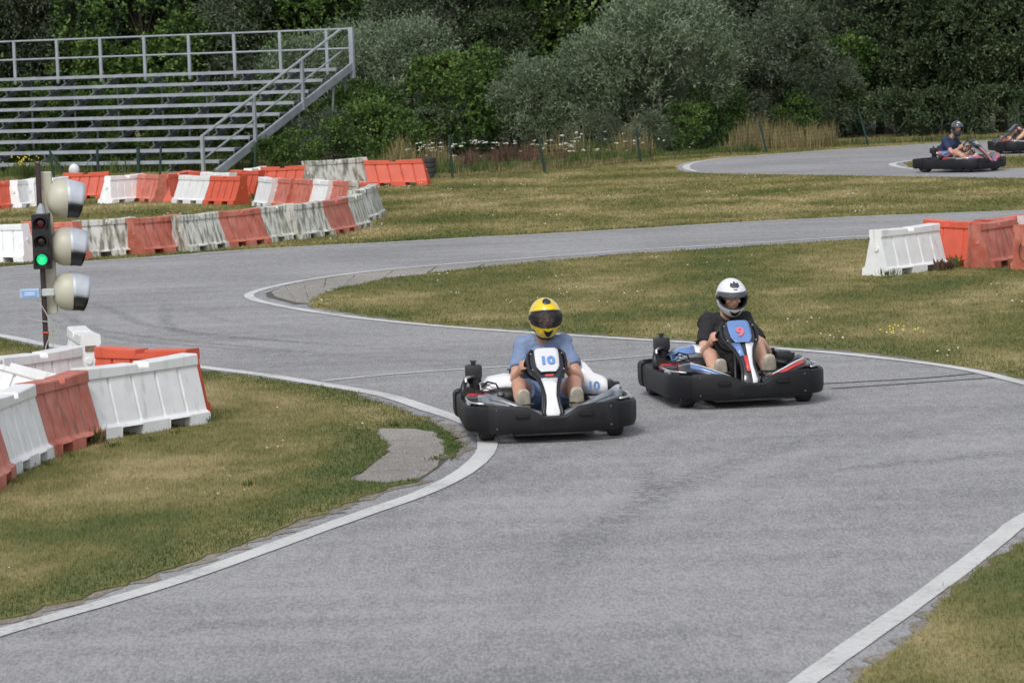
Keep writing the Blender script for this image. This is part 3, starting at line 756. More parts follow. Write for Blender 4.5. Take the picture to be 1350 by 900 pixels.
# ------------------------------------------------------------------ wire fence and left-hand posts
GRN = mat('dark_green_paint', (.010, .034, .028), .5, var=.15)
fence = empty('wire_fence', at(715, 228)); tag(fence, 'dark green wire fence on thin posts, leaning in places, before the bushes', 'fence')
def fpost(bx, by, tx, ty_):
    a = at(bx, by); d = fwd + cam_right * ((tx - 675) / FPX) + cam_up * ((450 - ty_) / FPX); b = CAM + d * (a.y / d.y)
    bm = bmesh.new(); tube(bm, [a - fence.location - Vector((0, 0, .1)), b - fence.location], .028, 8); from_bm('fence_post', bm, GRN, fence)
    return a - fence.location, b - fence.location
fp = [fpost(*q) for q in ((597, 235.5, 592, 178), (719, 228, 711, 182), (845, 214, 839, 172), (1012, 201.5, 1001, 160), (1146, 192, 1131, 143), (1345, 181, 1341, 137))]
for (a0, b0), (a1, b1) in zip(fp, fp[1:]):
    bm = bmesh.new()
    for k in range(9):
        t = (k + .5) / 9; p = a0.lerp(b0, t); q = a1.lerp(b1, t)
        tube(bm, [p, p.lerp(q, .5) - Vector((0, 0, .02)), q], .003, 3)
    m_ = max(8, int((a1 - a0).length / .14))
    for k in range(1, m_):
        tube(bm, [a0.lerp(a1, k / m_), b0.lerp(b1, k / m_)], .0022, 3)
    from_bm('wire_mesh', bm, GRN, fence)
lf = empty('green_post_fence', at(125, 232)); tag(lf, 'dark green steel posts with a diagonal brace in front of the grandstand benches', 'fence')
def lpost(x, yb, yt, r=.032, x2=None):
    a = at(x, yb + 3); d = fwd + cam_right * (((x if x2 is None else x2) - 675) / FPX) + cam_up * ((450 - yt) / FPX); b = CAM + d * (a.y / d.y)
    bm = bmesh.new(); tube(bm, [a - lf.location, b - lf.location], r, 8); from_bm('fence_post', bm, GRN, lf)
lpost(72, 235, 196.5, .03, 65.5); lpost(130, 233, 194, .034, 128); lpost(183, 233, 193.5, .045, 182); lpost(211, 232, 193, .03, 212); lpost(90, 235, 200, .026, 66); lpost(336, 224, 188, .03, 337)
wp = at(96, 238); e = empty('marker_post', wp + Vector((0, .35, 0))); tag(e, 'short grey post with a white domed cap behind the tilted red barrier', 'post')
bm = bmesh.new(); cyl(bm, (0, 0, 0), (0, 0, .14), .05, 12); from_bm('post', bm, BEAMD, e)
bm = bmesh.new(); ellipsoid(bm, (0, 0, .24), (.135, .10, .16)); from_bm('cap', bm, mat('white_cap', (.6, .63, .66), .35), e, True)

# ------------------------------------------------------------------ signal post
CREAM = mat('cream_housing', (.50, .48, .39), .45, var=.06, scale=3, streak=((.30, .28, .21), 7, .6, .4))
POLE = mat('dark_maroon_pole', (.035, .016, .020), .45, var=.2)
BLK = mat('black_housing', (.012, .012, .015), .35, var=.2)
SILV = mat('silver_hood', (.46, .49, .54), .5, .2, var=.1)
sp = at(63.5, 512, Z_TURF); sig = empty('signal_post', sp); tag(sig, 'signal post with a small green lit traffic light and three big cream lamps facing right', 'traffic light')
def rel(px, py, dy=0.0):
    d = fwd + cam_right * ((px - 675) / FPX) + cam_up * ((450 - py) / FPX); return CAM + d * ((sp.y + dy) / d.y) - sp
pt_ = rel(50, 213); 
bm = bmesh.new(); box(bm, (0, 0, 0), (.044, .044, 1)); bevel(bm, .006, 1)
po = from_bm('pole', bm, POLE, sig); Lp = (pt_ - Vector((0, 0, -.05))).length; po.scale = (1, 1, Lp); mid = (pt_ + Vector((0, 0, -.05))) / 2; po.location = mid; po.rotation_euler = (0, 0, 0)
# the post stands plumb; the camera roll tips it in the picture
po.location = (0, 0, (pt_.z - .05) / 2); po.scale = (1, 1, pt_.z + .05)
hc = rel(55, 318, -.1); 
bm = bmesh.new(); box(bm, (0, 0, 0), (.165, .09, .505)); bevel(bm, .008, 2); 
for q in (-.084, .084): box(bm, (0, -.046, q), (.163, .004, .006))
hd = from_bm('signal_head', bm, BLK, sig); hd.location = (hc.x, -.09, hc.z)
def lens_mat(n, c, e):
    m = bpy.data.materials.new(n); m.use_nodes = True; b = m.node_tree.nodes['Principled BSDF']; b.inputs['Base Color'].default_value = (*c, 1); b.inputs['Roughness'].default_value = .25
    if e:
        nt = m.node_tree; tc = N(nt, 'ShaderNodeTexCoord'); v = N(nt, 'ShaderNodeTexVoronoi'); v.inputs['Scale'].default_value = 60; nt.links.new(tc.outputs['Object'], v.inputs['Vector'])
        r = ramp(nt, [(0, tuple(Vector(c) * 1.1)), (.6, tuple(Vector(c) * .6))]); nt.links.new(v.outputs['Distance'], r.inputs[0]); nt.links.new(r.outputs[0], b.inputs['Emission Color']); b.inputs['Emission Strength'].default_value = e
    return m
for q, nm, mm_ in ((.165, 'red_lens', lens_mat('red_lens_off', (.07, .008, .010), 0)), (0, 'amber_lens', lens_mat('amber_lens_off', (.018, .012, .010), 0)), (-.165, 'green_lens', lens_mat('green_lens_lit', (.02, .62, .22), 1.15))):
    bm = bmesh.new(); ellipsoid(bm, (0, -.045, q), (.050, .022, .050)); from_bm(nm, bm, mm_, hd, True)
    bm = bmesh.new(); 
    R0 = .066; pts = [(R0 * math.cos(a), R0 * math.sin(a)) for a in np.linspace(-.25 * PI, 1.25 * PI, 18)]
    loft(bm, [[(x, -.045, q + z) for x, z in pts], [(x * 1.0, -.045 - .07, q + z - .006) for x, z in pts]], False)
    o = from_bm('lens_visor', bm, BLK, hd, True); md = o.modifiers.new('s', 'SOLIDIFY'); md.thickness = .004
cap = bmesh.new(); tube(cap, [(0, -.06, 0), (0, -.06, .05), (0, -.05, .09)], [.05, .035, .012], 10); o = from_bm('head_bracket', cap, ALU, sig); o.location = (hc.x, 0, hc.z + .25)
# backing column and three large lamps facing the straight
a = rel(67, 226, .06); b = rel(71, 414, .06)
bm = bmesh.new(); box(bm, (.045, .07, (a.z + b.z) / 2), (.135, .05, a.z - b.z)); bevel(bm, .012, 2); from_bm('back_plate', bm, CREAM, sig)
ROTL = Matrix.Rotation(math.radians(13), 3, 'Z')
for k, (lx, ly) in enumerate(((80, 262), (84, 325), (87.5, 384))):
    c = rel(lx, ly, .05); cz = c.z
    hroot = None; bm = bmesh.new(); seg = 28
    prof = [(-.115, .02), (-.108, .07), (-.085, .118), (-.045, .156), (.0, .174), (.045, .178), (.075, .176)]
    rings = [[ROTL @ Vector((x, r * math.cos(t), r * math.sin(t))) for t in np.linspace(0, 2 * PI, seg, endpoint=False)] for x, r in prof]
    loft(bm, rings, True, True)
    hous = from_bm('lamp_housing', bm, CREAM, sig, angle=35); hous.location = (c.x - .015, .06, cz)
    # left boss of the twin lamp bracket
    bm = bmesh.new(); ellipsoid(bm, ROTL @ Vector((-.16, .06, 0)), (.05, .06, .13)); from_bm('lamp_back_boss', bm, CREAM, hous, True)
    bm = bmesh.new(); r0 = .181
    hoods = ((np.linspace(math.radians(-12), math.radians(192), 24), SILV, 'lamp_hood'), (np.linspace(math.radians(192), math.radians(348), 18), BLK, 'hood_lower_band'))
    for ts, hm, hn in hoods:
        rings = []
        for t_ in np.linspace(0, 1, 6):
            ring = []
            for t in ts:
                up_ = max((math.sin(t) + 1) / 2, 0)
                L = .095 + .085 * up_ ** .7
                x = .062 + L * t_; s = 1 - .12 * t_
                ring.append(ROTL @ Vector((x, r0 * s * math.cos(t), r0 * s * math.sin(t) - .03 * t_ ** 1.5)))
            rings.append(ring)
        bm = bmesh.new(); loft(bm, rings, False)
        o = from_bm(hn, bm, [hm, BLK], hous, True); md = o.modifiers.new('s', 'SOLIDIFY'); md.thickness = .005; md.material_offset = 1; md.offset = -1
    bm = bmesh.new(); cyl(bm, ROTL @ Vector((.07, 0, 0)), ROTL @ Vector((.08, 0, 0)), .165, 28); from_bm('lamp_lens', bm, lens_mat('dark_lens', (.02, .02, .02), 0), hous)
BLU = mat('pale_blue_plastic', (.34, .44, .56), .4); BLU2 = mat('blue_label', (.18, .36, .68), .4); WLAB = mat('white_print', (.8, .82, .85), .5)
c = rel(39.5, 387, -.05); bm = bmesh.new(); box(bm, (0, 0, 0), (.185, .05, .09)); bevel(bm, .012, 2); sb = from_bm('sensor_box', bm, BLU, sig); sb.location = (c.x, -.05, c.z)
bm = bmesh.new(); box(bm, (0, -.027, 0), (.13, .004, .055)); from_bm('box_label', bm, BLU2, sb)
bm = bmesh.new()
for q in range(2): box(bm, (0, -.0295, .010 - q * .016), (.095, .002, .005))
from_bm('label_lines', bm, WLAB, sb)
bm = bmesh.new(); box(bm, (0, 0, 0), (.12, .03, .07)); bevel(bm, .01, 1); o = from_bm('box_clamp', bm, mat('grey_clamp', (.45, .47, .48), .5), sig); c2 = rel(63, 385); o.location = (c2.x + .01, -.045, c2.z)
c3 = rel(67, 441); bm = bmesh.new(); box(bm, (0, 0, 0), (.05, .05, .07)); o = from_bm('junction_box', bm, CREAM, sig); o.location = (c3.x, .02, c3.z)
bm = bmesh.new(); box(bm, (0, 0, 0), (.06, .06, .014)); o = from_bm('red_tie', bm, R_FRESH, sig); c4 = rel(60, 438); o.location = (0, 0, c4.z)
CAB = mat('grey_cable', (.35, .36, .34), .6)
def cable(pix, r=.006, dy=-.04):
    bm = bmesh.new(); pts = [rel(x, y, dy) for x, y in pix]
    cp = []
    for i in range(len(pts) - 1):
        p0, p1, p2, p3 = pts[max(i - 1, 0)], pts[i], pts[i + 1], pts[min(i + 2, len(pts) - 1)]
        for k in range(5):
            t = k / 5; cp.append(.5 * ((2 * p1) + (p2 - p0) * t + (2 * p0 - 5 * p1 + 4 * p2 - p3) * t * t + (3 * p1 - p0 - 3 * p2 + p3) * t ** 3))
    cp.append(pts[-1]); tube(bm, cp, r, 6); from_bm('cable', bm, CAB, sig)
cable([(50, 395), (56, 405), (64, 420), (66, 440), (60, 460), (59, 488)]); cable([(35, 417), (45, 422), (62, 424), (76, 428), (77, 436), (68, 440)], .005)
cable([(68, 440), (70, 455), (74, 475), (80, 490)], .005); cable([(64, 420), (72, 430), (70, 447)], .004)

# ------------------------------------------------------------------ trees and bushes
def unit(v): return v / np.maximum(np.linalg.norm(v, axis=1, keepdims=True), 1e-9)
def crown_mesh(name, seed, R, H, z0, sprigs, per, leaf, width, sl, up, droop, m, blobs=22, br=(.28, .55), fill=.55):
    g = np.random.default_rng(seed)
    th = g.uniform(0, 2 * PI, blobs); cz = g.uniform(-.85, .95, blobs); rr = np.sqrt(1 - cz ** 2) * g.uniform(.45, .8, blobs)
    C = np.stack([R * rr * np.cos(th), R * rr * np.sin(th), z0 + H / 2 + cz * H / 2 * .72], 1)
    BR = g.uniform(br[0], br[1], blobs) * R
    k = g.integers(0, blobs, sprigs)
    cl = unit(g.normal(0, 1, (blobs, 12, 3)) + np.array([0, -.2, .25])); d = unit(cl[k, g.integers(0, 12, sprigs)] + g.normal(0, .15, (sprigs, 3)))
    outw = unit(C - np.array([0, 0, z0 + H * .45])); d = unit(d + outw[k] * .6)
    base = C[k] + d * (BR[k] * g.uniform(fill, 1.0, sprigs) ** .7)[:, None] * np.array([1, 1, .85])
    base[:, 2] = np.maximum(base[:, 2], .05)
    sd_ = unit(d * .7 + np.array([0, 0, up]) + g.normal(0, .45, (sprigs, 3)))
    L = sl * g.uniform(.5, 1.3, sprigs); rs = g.uniform(0, 1, sprigs)
    t = (np.arange(per) + .5) / per
    pos = base[:, None, :] + sd_[:, None, :] * (L[:, None] * t[None, :])[:, :, None]
    pos[:, :, 2] -= droop * (t ** 2)[None, :] * L[:, None]
    n = sprigs * per; pos = pos.reshape(n, 3); sdr = np.repeat(sd_, per, 0)
    ld = unit(sdr * .75 + g.normal(0, .6, (n, 3))); wd = unit(np.cross(ld, g.normal(0, 1, (n, 3)) + np.array([0, 0, .8])))
    ll = leaf * g.uniform(.6, 1.3, n)[:, None]; ww = width * g.uniform(.7, 1.3, n)[:, None]
    V = np.stack([pos, pos + ld * ll * .5 + wd * ww / 2, pos + ld * ll, pos + ld * ll * .5 - wd * ww / 2], 1).reshape(-1, 3)
    V[:, 2] = np.maximum(V[:, 2], .01)
    me = np_mesh(name, V, np.arange(4 * n).reshape(-1, 4), 4)
    A = me.attributes.new('rnd', 'FLOAT', 'POINT'); v = np.clip(np.repeat(rs, per) * .7 + g.uniform(0, .3, n), 0, 1)
    A.data.foreach_set('value', np.repeat(v, 4).astype(np.float32)); me.materials.append(m)
    return me, C
SILVER = leaf_mat('silver_leaf', (.034, .070, .020), (.095, .142, .066), (.27, .32, .215), (.17, .215, .14), 1.3, .15)
GREEN = leaf_mat('green_leaf', (.026, .058, .012), (.066, .128, .028), (.15, .225, .055), None, 1.1, .2)
DARK = leaf_mat('dark_leaf', (.018, .038, .012), (.042, .072, .024), (.10, .138, .055), (.07, .095, .05), .7, .12)
MIX = leaf_mat('dusty_leaf', (.024, .044, .016), (.058, .086, .040), (.15, .185, .115), (.10, .125, .085), .8, .14)
BARK = mat('bark', (.09, .075, .058), .9, var=.3, scale=12, bump=.4)
def trunk_mesh(name, C, H, r, seed):
    g = random.Random(seed); bm = bmesh.new(); top = Vector((g.uniform(-.2, .2), g.uniform(-.2, .2), H * .72))
    m1 = Vector((g.uniform(-.12, .12), g.uniform(-.12, .12), H * .32))
    tube(bm, [(0, 0, -.1), (0, 0, H * .08), m1, top], [r * 1.3, r, r * .75, r * .3], 8)
    for c in C[::2]:
        c = Vector(c); s = Vector((0, 0, 0)).lerp(m1, min(1, max(.15, c.z / H * .9))) if c.z < H * .5 else m1.lerp(top, .4)
        tube(bm, [s, s.lerp(c, .5) + Vector((0, 0, .08 * H)) * .5, c], [r * .28, r * .18, r * .07], 5)
    me = bpy.data.meshes.new(name); bm.to_mesh(me); bm.free(); me.materials.append(BARK); return me
KINDS = {}
def kind(key, seed, R, H, z0, sprigs, per, leaf, width, sl, up, droop, m, r=.09, **kw):
    me, C = crown_mesh('crown', seed, R, H, z0, sprigs, per, leaf, width, sl, up, droop, m, **kw)
    KINDS[key] = (me, trunk_mesh('trunk', C, H + z0, r, seed))
kind('silver_bush', 1, 2.0, 3.7, .2, 3400, 12, .125, .030, .60, .95, .10, SILVER, blobs=30, br=(.16, .44))
kind('silver_bush2', 2, 2.1, 3.6, .2, 3200, 12, .125, .030, .56, .65, .3, SILVER, blobs=30, br=(.16, .44))
kind('dusty_bush', 12, 2.0, 3.6, .2, 3200, 12, .125, .034, .50, .1, .6, MIX, blobs=28, br=(.16, .44))
kind('green_bush', 3, 1.7, 3.2, .1, 2400, 10, .115, .075, .36, .2, .5, GREEN, blobs=22)
kind('dark_tree', 4, 2.9, 7.2, .2, 5200, 11, .14, .07, .5, .3, .4, DARK, .14, blobs=36, br=(.22, .45))
kind('silver_tree', 5, 2.6, 6.8, .2, 4800, 12, .13, .038, .5, .1, .6, MIX, .13, blobs=34, br=(.22, .45))
kind('silver_tall', 10, 2.4, 6.4, .3, 4400, 12, .13, .036, .5, .3, .4, SILVER, .13, blobs=34, br=(.2, .42))
kind('green_tree', 6, 2.4, 6.4, .2, 3800, 11, .135, .085, .42, .2, .5, GREEN, .13, blobs=30, br=(.25, .48))
kind('low_green', 7, .95, 1.35, .0, 800, 10, .085, .05, .26, .5, .3, GREEN, .03, blobs=12)
kind('low_dark', 9, .95, 1.30, .0, 800, 10, .10, .05, .28, .4, .3, DARK, .03, blobs=12)
kind('low_dusty', 8, .95, 1.25, .0, 800, 10, .08, .024, .3, .7, .2, MIX, .03, blobs=12)
used = set()
def tree(key, px, Y, s, rot, label, name='bush', cat='bush', group=None, sz=1.0, sink=0.0):
    me, tm = KINDS[key]; p = at_d(px, 150, Y)
    e = empty(name, (p.x, Y, -sink), rot); e.scale = (s, s, s * sz); tag(e, label, cat, group)
    for nm, m_ in (('crown', me), ('trunk', tm)):
        o = bpy.data.objects.new(nm, m_); COL.objects.link(o); o.parent = e
    return e
gt = 'trees and bushes of the hedge behind the track'
T = lambda *a, **k: tree(*a, name='tree', cat='tree', group=gt, **k)
B = lambda *a, **k: tree(*a, group=gt, **k)
# front bushes
B('silver_bush', 872, 91, 1.04, 2.9, 'biggest silvery bush, its feathery crown behind and above the white helmet')
B('silver_bush2', 800, 92, .86, 2.0, 'silvery bush left of the biggest one, above the white wild carrot flowers')
B('silver_bush2', 700, 92.5, .66, 3.0, 'grey green bush low in front of the dark gap, above the brown weeds')
B('green_bush', 600, 93, .86, 1.0, 'leafy bright green bush between the grandstand corner and the dark gap')
B('green_bush', 655, 95.5, .66, 4.0, 'green bush at the left foot of the dark gap')
B('silver_bush', 520, 94, .95, 5.0, 'silvery bush with upright twigs directly right of the grandstand corner')
B('silver_bush2', 440, 96, .92, .9, 'dull silvery bush behind the grandstand staircase')
B('dusty_bush', 965, 95, .80, 2.6, 'dusty bush at the right shoulder of the biggest one')
B('green_bush', 1105, 97, .85, .2, 'green bush behind the leaning fence mesh')
B('dusty_bush', 1035, 96.5, .98, 1.9, 'grey leaved bush above the tall yellow grass')
B('dusty_bush', 1205, 98, .80, 4.4, 'grey leaved bush with hanging sprays just left of the dark helmet')
B('green_bush', 935, 92.8, .52, 2.2, 'small green bush at the right foot of the biggest silvery bush')
B('green_bush', 775, 93.2, .62, 5.2, 'green bush peeping out between the two silvery bushes')
B('silver_bush2', 590, 92.6, .50, 4.1, 'small silvery bush in front of the leafy bright green bush')
B('dusty_bush', 1080, 95.5, .60, 3.0, 'small dusty bush above the right end of the yellow grass')
B('green_bush', 480, 92.2, .62, 3.3, 'green bush right of the grandstand stair foot')
# tall trees
T('dark_tree', 655, 104, 1.0, 0.3, 'dark tree at the back of the dark gap at top centre')
T('dark_tree', 700, 101, 1.02, 2.3, 'dark tree just right of the dark gap at top centre')
T('silver_tree', 590, 99.5, 1.0, 1.3, 'tall dusty tree left of the dark gap')
T('silver_tall', 545, 101, .95, 3.6, 'tall pale tree over the bright green bush')
T('dark_tree', 450, 103, 1.05, 4.0, 'dark tree over the grandstand corner post')
T('green_tree', 505, 105, 1.0, .7, 'tall green tree at the back between the grandstand and the dark gap')
T('silver_tree', 350, 101, 1.0, 5.1, 'dusty tree above the top of the staircase rail')
T('green_tree', 410, 100, .82, 2.2, 'green tree above the right end of the top rail')
T('silver_tree', 270, 103, 1.0, .1, 'dusty dark tree above the middle of the top rail')
T('green_tree', 195, 101, 1.0, 3.1, 'green tree above the left half of the top rail')
T('silver_tree', 120, 103, 1.05, 2.2, 'dusty tree above the second rail post from the left')
T('silver_tree', 40, 102, 1.0, 1.1, 'dusty tree above the leftmost rail post')
T('dark_tree', -50, 103, 1.05, 4.6, 'dark tree beyond the left frame edge')
T('green_tree', 780, 101, 1.0, 3.9, 'green tree showing between the dark gap and the biggest silvery bush')
T('silver_tall', 850, 103, 1.0, 5.9, 'tall silvery tree rising behind the biggest bush')
T('green_tree', 930, 101, 1.0, 1.4, 'tall green tree right behind the biggest silvery bush')
T('silver_tree', 1000, 100, 1.0, 4.9, 'tall grey leaved tree above the yellow grass at right')
T('silver_tree', 1070, 102, 1.0, .5, 'dusty tree left of the green one above the leaning fence')
T('green_tree', 1130, 101, 1.0, 3.3, 'tall green tree above the leaning fence mesh')
T('silver_tree', 1185, 100.5, 1.0, 2.9, 'grey leaved tree above and left of the dark helmet')
T('dark_tree', 1255, 99.5, 1.05, 0.9, 'dark tree directly behind the dark helmet')
T('dark_tree', 1320, 99, 1.05, 3.7, 'darkest tree in the top right corner')
T('dark_tree', 1400, 100, 1.1, 5.5, 'dark tree beyond the right frame edge')
T('dark_tree', 1200, 105, 1.2, 5.5, 'dark tree far back left of the top right corner')
T('dark_tree', 900, 107, 1.15, 2.5, 'dark tree far back behind the biggest silvery bush')
T('dark_tree', 760, 107, 1.2, 1.5, 'dark tree far back right of the dark gap')
T('dark_tree', 560, 108, 1.2, 4.5, 'dark tree far back left of the dark gap')
T('dark_tree', 300, 108, 1.2, 2.8, 'dark tree far back behind the middle of the top rail')
T('dark_tree', 150, 108, 1.2, .8, 'dark tree far back behind the left part of the top rail')
T('dark_tree', 1040, 107, 1.2, 3.8, 'dark tree far back above the yellow grass')
T('dark_tree', -10, 108, 1.2, 5.8, 'dark tree far back at the left frame edge')
T('dark_tree', 1230, 96.8, .72, 1.9, 'small dark tree directly left behind the dark helmet')
T('dark_tree', 1290, 97.2, .85, 4.2, 'broad dark tree between the dark helmet and the right frame edge')
T('dark_tree', 1160, 98.5, .80, 2.6, 'dark tree in the shade right of the leaning fence mesh')
T('silver_tree', 1085, 98.5, .72, 5.6, 'dusty small tree left of the leaning fence mesh')
T('dark_tree', 655, 98.5, .55, 1.6, 'small dark tree filling the bottom of the dark gap')
T('dark_tree', 1350, 96.8, .8, .4, 'broad dark tree at the right frame edge above the cropped kart')
for i, (px, Y, k_, lb) in enumerate(((1480, 99, 'dark_tree', 'dark tree well beyond the right frame edge'), (1570, 97, 'silver_tree', 'dusty tree well beyond the right frame edge'), (1660, 98, 'green_tree', 'green tree far beyond the right frame edge'), (1750, 99, 'dark_tree', 'dark tree far beyond the right frame edge'),
        (1520, 105, 'dark_tree', 'dark tree at the back beyond the right frame edge'), (1640, 106, 'dark_tree', 'second dark tree at the back beyond the right frame edge'), (-130, 100, 'green_tree', 'green tree beyond the left frame edge'), (-220, 101, 'dark_tree', 'dark tree well beyond the left frame edge'), (-310, 100, 'silver_tree', 'dusty tree well beyond the left frame edge'))):
    T(k_, px, Y, 1.1, i * 1.9, lb)
# green growth behind and under the benches
for i, (px, Y, s, lb) in enumerate(((30, 98.5, .72, 'green bush behind the top benches at the left frame edge'), (110, 97.5, .62, 'green bush showing between the left rail posts'),
        (190, 96.5, .66, 'yellowish green bush behind the middle of the top bench'), (260, 96, .6, 'green bush behind the benches left of the stair rail'),
        (330, 95, .56, 'green bush behind the benches under the stair rail'), (390, 94.5, .5, 'green bush under the top of the staircase'))):
    B('green_bush', px, Y, s, i * 1.3, lb)
for i in range(9):
    B('low_green', [10, 60, 110, 150, 205, 250, 300, 345, 395][i], [92, 91.5, 92, 90.5, 90.5, 89.5, 89, 87.3, 87][i], [.55, .5, .62, .6, .7, .5, .5, .5, .62][i], i * 2.1,
      ['leafy growth under the benches at the left frame edge', 'leafy growth under the benches behind the yellow flowers', 'leafy growth under the benches right of the white capped post', 'leafy growth under the benches at the second green post',
       'leafy growth under the benches at the thickest green post', 'leafy growth under the benches left of the lowest handrail post', 'leafy growth under the foot of the stairs', 'bright green low bush at the foot of the staircase stringer', 'low green bush behind the proud red barriers'][i])
for i, (px, Y, s, lb) in enumerate(((430, 88.5, 1.0, 'low green bush above the big dirty white barrier'), (480, 88, 1.05, 'low green bush above the last red barrier'), (525, 88.5, .9, 'low green bush left of the brown weed patch'),
        (850, 88.2, .75, 'low bush by the third fence post'), (893, 89.6, .8, 'low bush under the middle of the biggest silvery bush'), (932, 90.5, .8, 'low bush under the right half of the biggest silvery bush'), (780, 90, .75, 'low bush under the left edge of the biggest silvery bush'), (1050, 95, .9, 'low green bush behind the yellow grass'), (1180, 95, .9, 'low dark green bush between the two karts and the fence mesh'), (1240, 95.5, .9, 'low bush left behind the dark helmet'), (1300, 95, .9, 'low bush right behind the dark helmet'), (1350, 95.5, .9, 'low bush at the right frame edge'))):
    B('low_dark' if px > 1100 else ('low_green' if i % 3 else 'low_dusty'), px, Y, s, i * 1.7, lb)

# tall dry grass and weeds along the fence
def stalks(name, regions, m, label, curve=.25):
    V, F, RN = [], [], []
    for (xa, ya, xb, yb, depth, n, h0, h1, w) in regions:
        a, b = at(xa, ya), at(xb, yb)
        t = np.where(rng.uniform(0, 1, n) < .6, rng.uniform(0, 1, n), np.round(rng.uniform(0, 1, n) * 14) / 14 + rng.normal(0, .012, n)); t = np.clip(t, rng.normal(0, .03, n), 1 + rng.normal(0, .03, n)); dd = rng.uniform(0, depth, n)
        x = a.x + (b.x - a.x) * t + rng.normal(0, .1, n); y = a.y + (b.y - a.y) * t + dd
        tuf = .5 + .5 * np.sin(x * 2.3 + y) * np.sin(x * 5.1 + 1.7)
        h = rng.uniform(h0 * .6, h1, n) * (.35 + .8 * tuf) * (.55 + .45 * np.minimum(1, 6 * np.minimum(np.clip(t, 0, 1), 1 - np.clip(t, 0, 1)) + .2))
        an = rng.uniform(0, 2 * PI, n); l = rng.uniform(0, curve, n) * h; cx, cy = np.cos(an) * l, np.sin(an) * l
        wa = rng.uniform(0, PI, n); wx, wy = np.cos(wa) * w / 2, np.sin(wa) * w / 2
        q = np.empty((n, 5, 3)); q[:, 0] = np.stack([x - wx, y - wy, 0 * x], 1); q[:, 1] = np.stack([x + wx, y + wy, 0 * x], 1)
        q[:, 2] = np.stack([x + cx * .35 + wx * .8, y + cy * .35 + wy * .8, h * .6], 1); q[:, 3] = np.stack([x + cx * .35 - wx * .8, y + cy * .35 - wy * .8, h * .6], 1); q[:, 4] = np.stack([x + cx, y + cy, h], 1)
        V.append(q.reshape(-1, 3)); RN.append(np.repeat(rng.uniform(0, 1, n), 5))
    V = np.concatenate(V); n = len(V) // 5; b5 = np.arange(n)[:, None] * 5
    F = np.concatenate([b5 + np.array([[0, 1, 2]]), b5 + np.array([[0, 2, 3]]), b5 + np.array([[3, 2, 4]])])
    me = np_mesh(name, V, F, 3); A = me.attributes.new('rnd', 'FLOAT', 'POINT'); A.data.foreach_set('value', np.concatenate(RN).astype(np.float32))
    return tag(link(name, me, m), label, 'grass', kind='stuff')
STRAW = leaf_mat('straw', (.10, .085, .035), (.20, .16, .07), (.32, .27, .14), None, 1.5, .2, .8)
DOCK = leaf_mat('brown_weed', (.055, .032, .020), (.11, .065, .042), (.17, .11, .075), None, 1.5, .15, .8)
WEED = leaf_mat('weed_green', (.040, .065, .015), (.08, .115, .03), (.14, .17, .05), None, 1.2, .25, .7)
stalks('tall_grass', [(500, 228, 600, 226, 2.5, 1300, .4, .95, .013), (570, 236, 860, 213, .8, 1500, .08, .28, .014), (690, 214, 780, 210, 2.5, 250, .5, 1.0, .013), (810, 210, 860, 206, 2.5, 500, .4, .85, .013), (965, 200, 1105, 194, 3.0, 3000, .35, .95, .014), (1100, 191, 1350, 181, 1.2, 700, .08, .28, .014)], STRAW, 'tall straw coloured grass along the foot of the fence')
stalks('brown_weeds', [(560, 225, 715, 217, 1.8, 2600, .30, .62, .018), (715, 217, 770, 213, 1.5, 500, .2, .5, .018)], DOCK, 'patch of rusty brown dock weeds behind the fence', .35)
stalks('green_weeds', [(600, 230, 860, 210, 1.6, 3000, .12, .38, .02), (860, 207, 1010, 200, 1.2, 1200, .08, .28, .02), (480, 230, 600, 230, 2, 1200, .2, .5, .02), (760, 210, 860, 206, 3, 700, .3, .7, .02), (-40, 236, 330, 224, 2.0, 2600, .15, .55, .02), (1010, 197, 1350, 182, 1.0, 1500, .06, .22, .02)], WEED, 'green weeds along the fence and under the grandstand', .4)
bm = bmesh.new()
for (xa, xb, ya, yb, n, dy) in ((530, 600, 188, 200, 22, -.1), (600, 735, 184, 193, 30, -.1), (735, 830, 172, 200, 26, -.1), (830, 880, 180, 200, 8, .8), (565, 720, 193, 212, 10, .3), (535, 600, 205, 212, 3, .1), (880, 960, 185, 203, 5, .5)):
    for i in range(n):
        px, py = random.uniform(xa, xb), random.uniform(ya, yb); Y = at(px, 221 - (px - 600) * .055).y + dy
        c = at_d(px, py, Y)
        if c.z < .15: continue
        r = random.uniform(.030, .068)
        for q in range(7):
            bmesh.ops.create_icosphere(bm, subdivisions=1, radius=r * .34, matrix=Matrix.Translation(c + Vector((random.gauss(0, r * .5), random.gauss(0, r * .5), random.gauss(0, r * .12)))) @ Matrix.Diagonal((1, 1, .5, 1)))
tag(from_bm('wild_carrot_flowers', bm, WF), 'white umbels of wild carrot over the brown weeds behind the fence', 'flowers', kind='stuff')

# small weeds at the feet of barriers
def weed(px, py, h, n, label, m=WEED, z=0.0, w=.02, rad=.08, name='weed'):
    c = at(px, py, z); V, F = [], []
    for i in range(n):
        a = random.uniform(0, 2 * PI); r = random.uniform(0, rad); hh = h * random.uniform(.4, 1); l = random.uniform(.1, .5) * hh
        b = Vector((c.x + r * math.cos(a), c.y + r * math.sin(a), z)); t = b + Vector((math.cos(a) * l, math.sin(a) * l, hh))
        s = Vector((-math.sin(a + .7), math.cos(a + .7), 0)) * w / 2; m_ = b.lerp(t, .6)
        k = len(V); V += [b, m_ + s, t, m_ - s]; F.append((k, k + 1, k + 2, k + 3))
    me = np_mesh(name, np.array([tuple(v) for v in V]), F, 4); A = me.attributes.new('rnd', 'FLOAT', 'POINT'); A.data.foreach_set('value', np.repeat(np.random.rand(n), 4).astype(np.float32))
    return tag(link(name, me, m), label, 'weed', kind='stuff')
